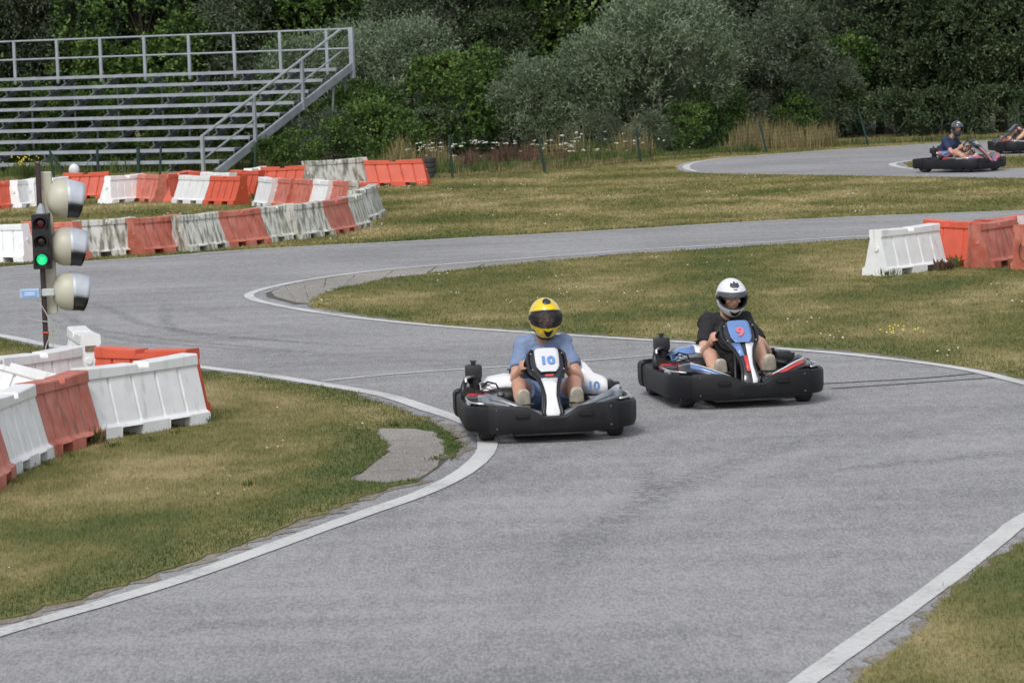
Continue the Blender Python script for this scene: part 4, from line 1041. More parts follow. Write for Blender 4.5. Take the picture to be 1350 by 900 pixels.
weed(352, 316, .22, 60, 'leafy green weed at the foot of the mossy white barrier', w=.05)
weed(256, 262, .32, 50, 'dark weed against the white barrier in the back row', DARK, w=.03)
weed(232, 262, .32, 50, 'dark weed in the corner beside the turned red barrier', DARK, w=.05)
weed(127, 585, .16, 70, 'small yellowish weed between the red and the long white near barrier', z=zt, w=.012, rad=.06)
weed(1245, 356, .16, 90, 'reddish weed between the white and the first red barrier at right', DOCK, z=zt, w=.03, rad=.14)
weed(1262, 352, .18, 60, 'green weed in front of the first red barrier at right', z=zt, w=.03, rad=.12)
weed(1305, 352, .12, 60, 'low green weed under the front red barrier at right', z=zt, w=.02, rad=.14)
weed(1172, 366, .14, 50, 'thin weed before the bright white barrier at right', z=zt, w=.012, rad=.16)
weed(340, 263, .18, 80, 'dark weed at the foot of the proud red barrier', z=0, w=.03, rad=.3)
weed(167, 261, .12, 30, 'low tuft at the foot of the white barrier in the back row', z=0, w=.03, rad=.1)
for i, (x_, y_, h_) in enumerate(((60, 614, .05), (95, 603, .06), (150, 589, .05), (200, 583, .06), (235, 572, .05), (277, 557, .08), (20, 637, .05), (300, 545, .05), (330, 640, .05), (520, 562, .06), (598, 590, .06), (575, 606, .05))):
    weed(x_, y_, h_, 40, ['grass tuft at the foot of the faded red near barrier', 'grass tuft right of the faded red near barrier foot', 'grass tuft at the left foot of the long near white barrier', 'grass tuft under the middle of the long near white barrier', 'grass tuft at the right opening of the long near white barrier', 'tall grass tuft at the right end of the long near white barrier', 'grass tuft at the foot of the leftmost near white barrier', 'lone grass tuft right of the near barriers', 'lone grass tuft in the middle of the near verge', 'grass tuft at the back edge of the near concrete slabs', 'leafy tuft between the concrete slabs and the left kart wheel', 'leafy tuft at the front right of the concrete slabs'][i], z=zt, w=.008, rad=.10)
yw = weed(35, 237, .55, 160, 'yellow flowering weed behind the top of the signal pole', z=0, w=.03, rad=.3)
bm = bmesh.new()
for i in range(34):
    bmesh.ops.create_icosphere(bm, subdivisions=1, radius=.018, matrix=Matrix.Translation(at(35, 237) + Vector((random.gauss(0, .22), random.gauss(0, .15), random.uniform(.35, .62)))))
from_bm('flowers', bm, YF, yw)

# ------------------------------------------------------------------ karts and drivers (local frame: nose towards -y, image right +x)
BUMP = mat('black_bumper_plastic', (.0075, .0078, .010), .52, var=.25, scale=5, streak=((.030, .029, .028), 9, .60, .5), bump=.06, spec=.32)
BLACK = mat('black_plastic', (.014, .014, .016), .4, var=.25)
GLOSSB = mat('glossy_black_panel', (.020, .022, .028), .18, var=.3, coat=.6)
CHROME = mat('bright_steel', (.62, .62, .62), .25, .9, var=.1)
STEEL = mat('dark_steel', (.10, .10, .105), .45, .7, var=.2)
ENGRED = mat('engine_red', (.42, .02, .025), .4, var=.25, scale=18)
PWHITE = mat('white_panel', (.72, .73, .75), .25, var=.04, coat=.4, streak=((.35, .34, .32), 10, .62, .5))
PBLUE = mat('light_blue_panel', (.13, .23, .48), .28, var=.1, coat=.4)
PRED = mat('red_panel', (.62, .05, .05), .3, var=.1, coat=.4)
PPINK = mat('pinkish_red_panel', (.62, .16, .20), .3, var=.15, coat=.3)
PSILV = mat('silver_grey_panel', (.22, .235, .26), .25, .35, var=.3, scale=9)
PPURP = mat('purple_grey_panel', (.20, .13, .22), .3, var=.3, scale=9)
NUMB = mat('blue_number_print', (.13, .26, .55), .5, var=.05)
NUMR = mat('red_number_print', (.60, .16, .20), .5, var=.05)
NUMW = mat('white_number_print', (.75, .70, .72), .5, var=.05)
SEATM = mat('dark_seat_shell', (.02, .022, .028), .35, var=.2)

def wall(bm, pts, zlo, zhi, prof=None, closed=False):
    prof = prof or [(-.030, .02), (-.006, 0), (.004, .08), (.012, .30), (.012, .88), (.002, .985), (-.026, 1.0), (-.032, .9)]
    n = len(pts); rings = []
    for i, p in enumerate(pts):
        p = Vector((p[0], p[1], 0))
        a = Vector((*pts[max(i - 1, 0)][:2], 0)); b = Vector((*pts[min(i + 1, n - 1)][:2], 0))
        t = (b - a).normalized(); o = Vector((t.y, -t.x, 0))
        rings.append([p + o * q + Vector((0, 0, zlo[i] + (zhi[i] - zlo[i]) * f)) for q, f in prof])
    loft(bm, rings, True, True)
def text_mesh(name, s, size, m, parent, loc, rot, bold=.0, ext=.001):
    cu = bpy.data.curves.new('t', 'FONT'); cu.body = s; cu.size = size; cu.align_x = 'CENTER'; cu.align_y = 'CENTER'; cu.extrude = ext; cu.offset = bold
    o = bpy.data.objects.new('t', cu); COL.objects.link(o); dg = bpy.context.evaluated_depsgraph_get()
    me = bpy.data.meshes.new_from_object(o.evaluated_get(dg)); bpy.data.objects.remove(o); bpy.data.curves.remove(cu)
    me.materials.clear(); r = link(name, me, m, parent); r.location = loc; r.rotation_euler = rot; return r
def wheel_pair(root, x, y, R, w):
    for s in (-1, 1):
        bm = bmesh.new(); tyre_mesh(bm, (s * x, y, R), R, w, 'x', 26)
        o = from_bm('wheel', bm, TYRE, root, angle=40)
        bm = bmesh.new(); cyl(bm, (s * x - w * .40, y, R), (s * x + w * .40, y, R), R * .60, 20); cyl(bm, (s * x - w * .46, y, R), (s * x + w * .46, y, R), R * .2, 10)
        from_bm('rim', bm, STEEL, o, angle=40)
FST0 = [(-.790, .165, .050), (-.775, .225, .066), (-.735, .290, .052), (-.680, .350, .046), (-.610, .415, .058), (-.535, .475, .088), (-.475, .515, .122), (-.430, .550, .148), (-.370, .605, .155), (-.315, .655, .148), (-.275, .692, .110)]
FST = [(y, .165 + (z - .165) * .93, hw * (.90 if hw > .08 else 1)) for y, z, hw in FST0]
def fair_rings(stations, wk=1.0, lift=0.0, inner=0.0, seg=9, crown=.22):
    rings = []
    for i, (y, z, hw) in enumerate(stations):
        a = stations[max(i - 1, 0)]; b = stations[min(i + 1, len(stations) - 1)]
        t = Vector((0, b[0] - a[0], b[1] - a[1])).normalized(); nrm = Vector((0, -t.z, t.y))
        h = max(hw * wk - inner, .004); ring = []
        for k in range(seg):
            u = -1 + 2 * k / (seg - 1)
            ring.append(Vector((u * h, y, z)) + nrm * (lift + crown * hw * (1 - (u * h / hw) ** 2) * .8))
        rings.append(ring)
    return rings
def sheet(name, rings, m, parent, th=.006, off_=-1):
    bm = bmesh.new(); loft(bm, rings, False)
    o = from_bm(name, bm, m, parent, True); md = o.modifiers.new('s', 'SOLIDIFY'); md.thickness = th; md.offset = off_
    return o

def make_kart(label, num, body, accent, stripe, plate, numm, cover, group='racing karts on the track', sidenum=True, style=0):
    root = empty('racing_kart'); tag(root, label, 'kart', group)
    # perimeter bumpers
    fx = [(-.600, -.50), (-.612, -.60), (-.590, -.69), (-.53, -.765), (-.44, -.815), (-.30, -.85), (-.19, -.862), (-.13, -.867), (-.075, -.872), (0, -.875)]
    fx = fx + [(-x, y) for x, y in reversed(fx[:-1])]
    def topz(x):
        ax = abs(x)
        return .205 if ax < .08 else (.205 + (ax - .08) / .14 * .085 if ax < .22 else .290)
    mid_ = [p for p in fx if abs(p[0]) < .50]
    mid_ = [(-.475, -.800)] + mid_[0:] + [(.475, -.800)]
    mid_ = [(x, y - .012) for x, y in mid_]
    bm = bmesh.new(); wall(bm, mid_, [.080] * len(mid_), [topz(x) + .004 for x, y in mid_])
    fb = from_bm('front_bumper', bm, BUMP, root, angle=32)
    for s in (-1, 1):
        cp = [(s * .632, -.44), (s * .628, -.54), (s * .610, -.625), (s * .57, -.705), (s * .51, -.765), (s * .445, -.805)]
        if s > 0: cp = list(reversed(cp))
        bm = bmesh.new(); wall(bm, cp, [.088] * 6, [.282] * 6); from_bm('corner_bumper', bm, BUMP, root, angle=32)
    for s in (-1, 1):
        for x, z in ((.42, .26), (.42, .12), (.09, .12)):
            bm = bmesh.new(); y = -.875 - .012 + (.045 if x > .4 else 0); ellipsoid(bm, (s * x, y - .002, z), (.009, .006, .009), None, 8); from_bm('bumper_bolt', bm, STEEL, fb, True)
    bm = bmesh.new()
    for s in (-1, 1):
        box(bm, (s * .235, -.8915, .215), (.105, .010, .030), Matrix.Rotation(s * .09, 3, 'Z'))
    bevel(bm, .010, 2)
    from_bm('bumper_slot', bm, mat('slot_black', (.004, .004, .004), .8), fb)
    for s in (-1, 1):
        pts = [(s * .612, -.50), (s * .616, -.46), (s * .618, -.40), (s * .622, -.10), (s * .622, .20), (s * .620, .40), (s * .624, .54)]
        if s > 0: pts = pts
        else: pts = list(reversed(pts))
        bm = bmesh.new(); wall(bm, pts, [.075] * 7, [.255, .265, .27, .27, .27, .27, .275] if s > 0 else [.275, .27, .27, .27, .27, .265, .255])
        from_bm('side_bumper', bm, BUMP, root, angle=32)
        bm = bmesh.new()
        cyl(bm, (s * .60, -.52, .292), (s * .60, -.36, .285), .014, 10); cyl(bm, (s * .60, -.36, .285), (s * .60, -.33, .24), .014, 10)
        from_bm('chrome_clip', bm, CHROME, root, angle=40)
    pts = [(.632, .50), (.640, .62), (.61, .74), (.53, .82), (.40, .855), (.2, .865), (0, .867)]
    pts = pts + [(-x, y) for x, y in reversed(pts[:-1])]
    bm = bmesh.new(); wall(bm, pts, [.08] * len(pts), [.285] * len(pts)); from_bm('rear_bumper', bm, BUMP, root, angle=32)
    # chassis
    bm = bmesh.new(); box(bm, (0, -.25, .055), (.56, .95, .012)); from_bm('floor_pan', bm, STEEL, root)
    bm = bmesh.new()
    for s in (-1, 1): tube(bm, [(s * .22, -.80, .085), (s * .30, -.5, .075), (s * .33, 0, .075), (s * .30, .55, .08), (s * .30, .80, .12)], .016, 8)
    for y in (-.62, .1, .6): tube(bm, [(-.31, y, .075), (.31, y, .075)], .014, 8)
    tube(bm, [(-.5, .52, .14), (.5, .52, .14)], .020, 10); tube(bm, [(-.45, -.52, .13), (.45, -.52, .13)], .014, 8)
    from_bm('frame_tubes', bm, STEEL, root, angle=40)
    wheel_pair(root, .475, -.52, .128, .115); wheel_pair(root, .50, .52, .138, .18)
    # nose wings either side of the column fairing
    for s in (-1, 1):
        st_ = [(.085, -.80, .17, .235), (.17, -.79, .20, .26), (.27, -.76, .235, .300), (.37, -.71, .255, .340), (.46, -.64, .26, .365), (.535, -.55, .25, .350)]
        rings = []
        for x, y, zl, zh in st_:
            rings.append([Vector((s * x, y - .025, zl)), Vector((s * x, y - .035, zl + (zh - zl) * .45)), Vector((s * x, y - .01, zh - .012)), Vector((s * x * .99, y + .05, zh)), Vector((s * x * .97, y + .14, zh - .02))])
        w = sheet('nose_wing', rings, body, root)
        rings = [[p + Vector((0, -.006, .007)) for p in (r[1].lerp(r[2], .3), r[2], r[3].lerp(r[2], .3))] for r in rings[1:5]]
        sheet('wing_stripe', rings, accent if s < 0 or style == 0 else PRED, w, .002)
        if style: 
            rr = [[p + Vector((0, -.011, .010)) for p in (r[1].lerp(r[2], .2), r[2].lerp(r[1], .25))] for r in rings[:]]
            sheet('wing_stripe', rr, stripe, w, .002)
    # column fairing
    f = sheet('column_fairing', fair_rings(FST), GLOSSB if style != 1 else GLOSSB, root, .012)
    bm = bmesh.new()
    for s in (-1, 1): tube(bm, [Vector((s * (hw + .004), y, z)) for y, z, hw in FST], .012, 8)
    from_bm('fairing_rim', bm, BLACK, f, True)
    low = FST[:7]
    if style == 0:
        sheet('fairing_stripe', fair_rings(low[:6], .80, .006, .0), stripe, f, .003)
        sheet('fairing_badge', fair_rings([(-.55, .462, .030), (-.535, .475, .034)], 1, .027, crown=0), PRED, f, .002)
    elif style == 1:
        sheet('fairing_stripe', [r[5:] for r in fair_rings(low, .88, .006)], stripe, f, .003)
        sheet('fairing_stripe', [r[2:6] for r in fair_rings(FST[2:5], .8, .010)], PRED, f, .003)
        sheet('fairing_stripe', [r[:4] for r in fair_rings(FST[4:7], .85, .008)], PBLUE, f, .003)
    else:
        sheet('fairing_stripe', [r[3:] for r in fair_rings(low, .85, .006)], stripe, f, .003)
        sheet('fairing_stripe', fair_rings(FST[:2], .9, .008), PRED, f, .003)
    up_ = FST[5:]
    L_ = lambda i, t: (up_[i][0] + (up_[i + 1][0] - up_[i][0]) * t, up_[i][1] + (up_[i + 1][1] - up_[i][1]) * t)
    hexs = [(*L_(0, .75), .055), (*L_(1, .35), .075), (*L_(2, 0), .086), (*L_(3, 0), .090), (*L_(4, 0), .090), (*L_(4, .55), .082), (*L_(4, .75), .064)]
    pm = sheet('number_plate', fair_rings(hexs, 1, .036, crown=.05), plate, f, .004)
    a, b = Vector((0, FST[6][0], FST[6][1])), Vector((0, FST[9][0], FST[9][1]))
    if not num: num = ' '
    t = (b - a).normalized(); nrm = Vector((0, -t.z, t.y)); tilt = math.atan2(t.z, t.y)
    text_mesh('number', num, .112 if len(num) > 1 else .135, numm, pm, a.lerp(b, .48) + nrm * .0455, (tilt, 0, 0), .0058) if num != ' ' else None
    for s in (-1, 1):
        for k in (.08, .92):
            bm = bmesh.new(); c = a.lerp(b, k) + nrm * .030 + Vector((s * .115, 0, 0)); ellipsoid(bm, c, (.006, .006, .006), None, 8); from_bm('fairing_bolt', bm, CHROME, f, True)
    # steering wheel
    C0 = Vector((0, -.19, .525)); ax = Vector((0, .86, .50)).normalized(); e1 = Vector((1, 0, 0)); e2 = ax.cross(e1).normalized()
    if e2.z < 0: e2 = -e2
    bm = bmesh.new(); pts = []
    for k in range(29):
        q = 2 * PI * k / 28; pts.append(C0 + e1 * math.cos(q) * .150 + e2 * math.sin(q) * .140)
    tube(bm, pts, .0145, 8, False); bmesh.ops.remove_doubles(bm, verts=bm.verts[:], dist=.0005)
    for q in (PI * .0, PI, PI * 1.5): tube(bm, [C0, C0 + e1 * math.cos(q) * .16 + e2 * math.sin(q) * .145], .010, 6)
    from_bm('steering_wheel', bm, BLACK, root, True)
    bm = bmesh.new(); tube(bm, [C0, (0, -.62, .16)], .012, 8); tube(bm, [(-.05, -.42, .10), (-.03, -.34, .46)], .010, 6); tube(bm, [(.05, -.42, .10), (.03, -.34, .46)], .010, 6)
    from_bm('steering_column', bm, STEEL, root)
    # pedals
    for s in (-1, 1):
        bm = bmesh.new(); box(bm, (s * .205, -.565, .245), (.115, .012, .04)); tube(bm, [(s * .17, -.56, .08), (s * .17, -.565, .25)], .008, 6); tube(bm, [(s * .24, -.56, .08), (s * .24, -.565, .25)], .008, 6)
        from_bm('pedal', bm, STEEL, root)
        bm = bmesh.new(); tube(bm, [(s * .285, -.60, .10), (s * .285, -.60, .27), (s * .13, -.60, .275), (s * .13, -.60, .10)], .011, 6); from_bm('pedal_guard', bm, BLACK, root)
    # moulded foot wells beside the column
    for s in (-1, 1):
        bm = bmesh.new(); box(bm, (s * .205, -.655, .195), (.20, .075, .085)); bevel(bm, .02, 2); from_bm('foot_well', bm, BLACK, root, angle=40)
    # seat
    rings = []
    for y, z, hw, dz in ((.02, .10, .15, .05), (.10, .085, .175, .09), (.22, .085, .19, .12), (.36, .10, .195, .17), (.44, .20, .195, .16), (.49, .34, .19, .12), (.535, .48, .17, .05), (.55, .53, .13, .01)):
        ring = []
        for k in range(11):
            u = -1 + 2 * k / 10; ring.append(Vector((u * hw, y - (abs(u) ** 3) * (.10 if z > .15 else 0), z + (abs(u) ** 3) * dz)))
        rings.append(ring)
    sheet('seat', rings, SEATM, root, .010)
    # engine on the image-left side, with filter, cover and pipes
    bm = bmesh.new(); box(bm, (-.445, .22, .22), (.20, .30, .22)); bevel(bm, .02, 2)
    for k in range(6): box(bm, (-.445, .055, .14 + k * .03), (.19, .05, .010))
    en = from_bm('engine', bm, BLACK, root, angle=40)
    bm = bmesh.new(); box(bm, (-.50, -.03, .262), (.17, .12, .11)); bevel(bm, .018, 2); cyl(bm, (-.50, -.09, .262), (-.50, -.102, .262), .045, 14)
    for q in range(5): box(bm, (-.50 + (q - 2) * .03, -.093, .262), (.008, .012, .10))
    from_bm('fan_housing', bm, ENGRED, en, angle=40)
    bm = bmesh.new(); box(bm, (-.505, .30, .455), (.125, .13, .115)); bevel(bm, .022, 2); cyl(bm, (-.505, .30, .51), (-.505, .30, .53), .018, 10); box(bm, (-.505, .30, .537), (.05, .02, .012)); cyl(bm, (-.49, .30, .33), (-.50, .30, .41), .05, 12)
    from_bm('air_filter', bm, BLACK, en, angle=40)
    bm = bmesh.new(); tube(bm, [(-.55, .16, .20), (-.575, .14, .30), (-.575, .16, .415), (-.56, .18, .425), (-.50, .24, .425)], .011, 8); tube(bm, [(-.53, -.02, .17), (-.56, 0, .22), (-.56, .12, .24)], .014, 8)
    from_bm('chrome_pipe', bm, CHROME, en, True)
    bm = bmesh.new(); tube(bm, [(-.54, -.10, .20), (-.56, -.04, .29), (-.50, .02, .32), (-.42, .04, .31)], .016, 8); tube(bm, [(-.55, -.22, .245), (-.36, -.26, .235), (-.25, -.25, .22)], .014, 8)
    from_bm('hose', bm, BLACK, en, True)
    rings = []
    for x, zt_, yy in ((-.475, .370, .03), (-.40, .425, .06), (-.28, .445, .08), (-.20, .435, .08), (-.14, .395, .06), (-.11, .34, .03)):
        rings.append([Vector((x, .02 + yy * 0, zt_ - .125)), Vector((x, .02, zt_ - .06)), Vector((x, .08, zt_ - .012)), Vector((x, .18, zt_)), Vector((x, .34, zt_ - .015)), Vector((x, .40, zt_ - .1))])
    ec = sheet('engine_cover', rings, cover, root, .008)
    bm = bmesh.new(); ellipsoid(bm, (-.28, .02, .275), (.20, .10, .078)); from_bm('cover_base', bm, BLACK, ec, True)
    bm = bmesh.new(); cyl(bm, (-.22, .2, .44), (-.22, .2, .468), .022, 12); box(bm, (-.22, .2, .472), (.07, .02, .01)); from_bm('fuel_cap', bm, BLACK, ec)
    if style:
        sheet('cover_stripe', [[p + Vector((0, -.006, .008)) for p in r[1:4]] for r in rings[2:4]], PWHITE, ec, .002)
        sheet('cover_stripe', [[p + Vector((0, -.006, .008)) for p in r[1:4]] for r in rings[:3]], PBLUE, ec, .002)
    for s in (-1, 1):
        bm = bmesh.new(); tube(bm, [(s * .50, -.70, .300), (s * .585, -.62, .305), (s * .600, -.50, .302), (s * .602, -.25, .300), (s * .59, -.05, .295), (s * .54, .0, .27)], .0095, 8); from_bm('nerf_bar', bm, CHROME, root, True)
        bm = bmesh.new(); tube(bm, [(s * .33, .0, .08), (s * .45, .02, .20), (s * .57, .04, .21)], .010, 6); from_bm('pod_stay', bm, STEEL, root, True)
    for pts_, r_ in [([(-.38 - .03 * q, -.05, .33), (-.44 - .02 * q, -.12, .36 - .02 * q), (-.52, -.06, .33), (-.55, .04, .30)], .0045) for q in range(3)] + [([(s * .30, -.2, .12), (s * .36, -.3, .24), (s * .30, -.42, .26), (s * .24, -.5, .14)], .006) for s in (-1, 1)]:
        bm = bmesh.new(); tube(bm, pts_, r_, 5); from_bm('control_cable', bm, BLACK, root, True)
    bm = bmesh.new(); box(bm, (-.40, .10, .335), (.13, .10, .10)); bevel(bm, .012, 1)
    for q in range(5): box(bm, (-.40, .045, .295 + q * .02), (.14, .03, .006))
    from_bm('cylinder_head', bm, STEEL, en)
    bm = bmesh.new(); cyl(bm, (-.565, .02, .315), (-.565, .10, .315), .045, 16); cyl(bm, (-.565, .0, .315), (-.565, .02, .315), .02, 10); from_bm('starter', bm, BLACK, en, angle=40)
    bm = bmesh.new(); box(bm, (-.34, -.02, .315), (.07, .06, .06)); bevel(bm, .01, 1); tube(bm, [(-.34, -.02, .34), (-.36, -.04, .385), (-.42, .0, .40), (-.45, .08, .37)], .008, 6); from_bm('spark_cap', bm, BLACK, en, angle=40)
    bm = bmesh.new(); tube(bm, [(-.60, .10, .20), (-.60, .10, .36), (-.57, .22, .40), (-.52, .30, .38)], .022, 8); from_bm('intake_hose', bm, BLACK, en, True)
    bm = bmesh.new(); box(bm, (-.53, -.16, .285), (.12, .10, .05)); bevel(bm, .012, 1); from_bm('heat_guard', bm, STEEL, en)
    bm = bmesh.new(); cyl(bm, (-.33, -.08, .30), (-.33, -.08, .325), .028, 12); from_bm('oil_cap', bm, CHROME, en, angle=40)
    bm = bmesh.new(); cyl(bm, (-.36, -.18, .25), (-.42, -.18, .25), .035, 12); from_bm('engine_fitting', bm, CHROME, en, angle=40)
    # side pods
    for s in (-1, 1):
        x0, x1 = (.36, .575)
        if s < 0: zz = .20
        else: zz = .245
        bm = bmesh.new()
        rings = []
        for y, k in ((-.34, .72), (-.28, .92), (-.1, 1), (.12, 1), (.28, .96), (.34, .8)):
            rings.append([Vector((s * x1, y, .09)), Vector((s * (x1 + .005), y, .09 + (zz - .09) * k * .8)), Vector((s * (x1 - .05), y, .09 + (zz - .09) * k)), Vector((s * x0, y, .09 + (zz - .09) * k * .9)), Vector((s * x0, y, .09))])
        loft(bm, rings, True, True); from_bm('side_pod', bm, body, root, angle=35)
    # number panel standing at the rear of the image-right side and the tank behind it
    bm = bmesh.new(); kp = .0 if style != 1 else .115
    rings = [[Vector((x, y, zl)), Vector((x, y - .008, (zl + zh - kp) / 2)), Vector((x, y + .015, max(zh - kp, zl + .03)))] for x, y, zl, zh in ((.27, .20, .27, .53), (.34, .18, .26, .50), (.40, .16, .255, .42), (.47, .14, .25, .39), (.50, .13, .25, .36))]
    pn = sheet('rear_panel', rings, PWHITE if style != 1 else BLACK, root, .008)
    if style == 0: text_mesh('panel_number', num, .095, NUMB, pn, (.395, .142, .315), (math.radians(92), 0, math.radians(-14)), .003)
    bm = bmesh.new(); box(bm, (.50, .30, .30), (.12, .16, .10)); bevel(bm, .02, 2); box(bm, (.575, .40, .29), (.08, .10, .06)); cyl(bm, (.42, .36, .30), (.42, .36, .37), .03, 10); from_bm('battery_box', bm, BLACK, root, angle=40)
    bm = bmesh.new(); tube(bm, [(.40, -.30, .27), (.50, -.22, .30), (.56, -.02, .31), (.57, .12, .27)], [.02, .032, .032, .02], 10); from_bm('silencer', bm, CHROME if style == 0 else BLACK, root, True)
    return root

# ---- drivers
SKIN = mat('skin', (.47, .255, .18), .5, var=.10, scale=10)
SKIN2 = mat('lighter_skin', (.52, .30, .215), .5, var=.10, scale=10)
BLUET = mat('faded_blue_cotton', (.165, .225, .36), .85, var=.14, scale=9, bump=.5, bscale=14)
BLACKT = mat('black_cotton', (.012, .012, .015), .85, var=.3, bump=.4, bscale=14)
NAVYT = mat('navy_cotton', (.018, .032, .085), .85, var=.2, bump=.4, bscale=14)
GREYT = mat('grey_cotton', (.20, .22, .25), .85, var=.1, bump=.4, bscale=14)
SHOE = mat('beige_shoe', (.42, .375, .30), .75, var=.12, scale=14)
SOLE = mat('shoe_sole', (.30, .27, .22), .8, var=.2, scale=20)
EYEW = mat('eye', (.10, .08, .07), .3)
LIPS = mat('lips', (.33, .12, .10), .5)

def remeshed(name, bm, m, parent, vox, smooth=4, fac=.5):
    o = from_bm(name, bm, m, parent)
    r = o.modifiers.new('remesh', 'REMESH'); r.mode = 'VOXEL'; r.voxel_size = vox; r.use_smooth_shade = True
    s = o.modifiers.new('smooth', 'SMOOTH'); s.factor = fac; s.iterations = smooth
    return o
def V3(*a): return Vector(a)
def make_driver(label, shirt, shorts, skin, vox=.0065, head=(0, .20, .830), hyaw=0.0, hpitch=0.0, knee=.375, pose=None, shoes=SHOE):
    root = empty('person'); tag(root, label, 'person', 'drivers sitting in the karts')
    hd = Vector(head)
    pel = V3(0, .30, .20); chest = V3(0, .335, .50); neck = V3(0, .30, .66)
    sh = [V3(s * .158, .315, .615) for s in (-1, 1)]
    el = [V3(s * .250, .080, .362) for s in (-1, 1)]
    ht = [V3(s * .154, -.165, .525) for s in (-1, 1)]       # grip points on the wheel rim
    wr = [V3(s * .188, -.092, .472) for s in (-1, 1)]
    hip = [V3(s * .095, .26, .20) for s in (-1, 1)]
    kn = [V3(s * .215, -.13, knee) for s in (-1, 1)]
    an = [V3(s * .205, -.49, .215) for s in (-1, 1)]
    if pose: pose(locals())
    bm = bmesh.new()
    ellipsoid(bm, pel, (.165, .13, .12)); capsule(bm, V3(0, .32, .28), V3(0, .345, .45), .135, .15, 20)
    ellipsoid(bm, chest, (.185, .125, .16)); capsule(bm, sh[0], sh[1], .068, .068); capsule(bm, V3(0, .34, .58), hd + V3(0, .02, -.08), .06, .056)
    for i, s in enumerate((-1, 1)):
        capsule(bm, sh[i], el[i], .062, .046); capsule(bm, el[i], el[i].lerp(wr[i], .35), .046, .048); capsule(bm, el[i].lerp(wr[i], .35), wr[i], .048, .029)
        capsule(bm, hip[i], kn[i], .092, .064); capsule(bm, kn[i], kn[i] + V3(0, -.02, -.005), .064, .058)
        mid = kn[i].lerp(an[i], .32) + V3(0, .0, -.018)
        capsule(bm, kn[i], mid, .056, .058); capsule(bm, mid, an[i], .058, .036)
        capsule(bm, an[i], an[i] + V3(0, -.045, .02), .036, .034)
        # hand: palm behind the rim, four fingers curled over it, thumb along the inside
        H = ht[i]; tdir = V3(-s * .10, .42, .90).normalized(); outw = V3(s, 0, 0); back = V3(0, .88, -.47)
        pc_ = H + back * .034 + outw * .022
        capsule(bm, wr[i], pc_ + back * .008, .028, .030)
        capsule(bm, pc_ - tdir * .026, pc_ + tdir * .030, .0235, .0235)
        for k in range(4):
            q = H + tdir * (.033 - k * .0215); ln = (1.0, 1.08, 1.03, .85)[k]; r = (.0098, .0102, .0098, .0088)[k]
            p0 = q + back * .024 + outw * .026; p1 = q + outw * .034 * ln - back * .010; p2 = q + outw * .012 - back * .031 * ln; p3 = q - outw * .014 * ln - back * .026
            capsule(bm, p0, p1, r * 1.08, r * 1.05, 8); capsule(bm, p1, p2, r * 1.05, r, 8); capsule(bm, p2, p3, r, r * .88, 8)
        t0 = pc_ + tdir * .018 - outw * .018; t1 = H - outw * .020 + back * .018 + tdir * .040; t2 = H - outw * .020 - back * .008 + tdir * .060
        capsule(bm, t0, t1, .0125, .0115, 8); capsule(bm, t1, t2, .0115, .0095, 8)
    # head with a face, turned as the helmet
    RH = Matrix.Rotation(hyaw, 3, 'Z') @ Matrix.Rotation(hpitch, 3, 'X')
    def hp(x, y, z): return hd + RH @ V3(x, y, z)
    ellipsoid(bm, hp(0, .005, .025), (.076, .094, .098), RH); ellipsoid(bm, hp(0, -.028, -.052), (.056, .064, .055), RH)
    capsule(bm, hp(0, -.088, .008), hp(0, -.110, -.026), .010, .0145, 8); ellipsoid(bm, hp(0, -.080, -.092), (.024, .02, .016), RH, 10)
    for s in (-1, 1):
        ellipsoid(bm, hp(s * .078, .012, -.005), (.010, .020, .030), RH, 10); ellipsoid(bm, hp(s * .040, -.072, -.025), (.024, .02, .02), RH, 10)
        capsule(bm, hp(s * .014, -.094, .034), hp(s * .052, -.082, .032), .0085, .007, 8)
    body = remeshed('body', bm, skin, root, vox, 3)
    for s in (-1, 1):
        bm = bmesh.new(); ellipsoid(bm, hp(s * .032, -.087, .012), (.0125, .008, .0065), RH, 10); from_bm('eye', bm, EYEW, body, True)
    bm = bmesh.new(); ellipsoid(bm, hp(0, -.091, -.058), (.022, .008, .006), RH, 10); from_bm('mouth', bm, LIPS, body, True)
    # shirt
    bm = bmesh.new()
    capsule(bm, V3(0, .315, .25), V3(0, .345, .45), .158, .168, 24); ellipsoid(bm, chest + V3(0, -.004, .01), (.205, .142, .165)); capsule(bm, sh[0], sh[1], .084, .084, 18)
    ellipsoid(bm, V3(0, .315, .635), (.11, .085, .065))
    for i in range(2):
        e = sh[i].lerp(el[i], .66); capsule(bm, sh[i], sh[i].lerp(el[i], .3), .076, .068); tube(bm, [sh[i].lerp(el[i], .15), e], [.068, .070], 18)
        bmesh.ops.recalc_face_normals(bm, faces=bm.faces[:])
    so = remeshed('shirt', bm, shirt, root, vox * 1.1, 2)
    tx = bpy.data.textures.get('folds') or bpy.data.textures.new('folds', 'CLOUDS'); tx.noise_scale = .07; tx.noise_depth = 2
    dm = so.modifiers.new('folds', 'DISPLACE'); dm.texture = tx; dm.strength = .032; dm.mid_level = .5
    # shorts
    bm = bmesh.new(); ellipsoid(bm, pel + V3(0, -.02, 0), (.185, .15, .125))
    for i in range(2):
        e = hip[i].lerp(kn[i], .72); tube(bm, [hip[i] + V3(0, .05, -.01), hip[i].lerp(kn[i], .3), e], [.11, .108, .094], 18)
    so = remeshed('shorts', bm, shorts, root, vox * 1.2, 2); dm = so.modifiers.new('folds', 'DISPLACE'); dm.texture = tx; dm.strength = .02
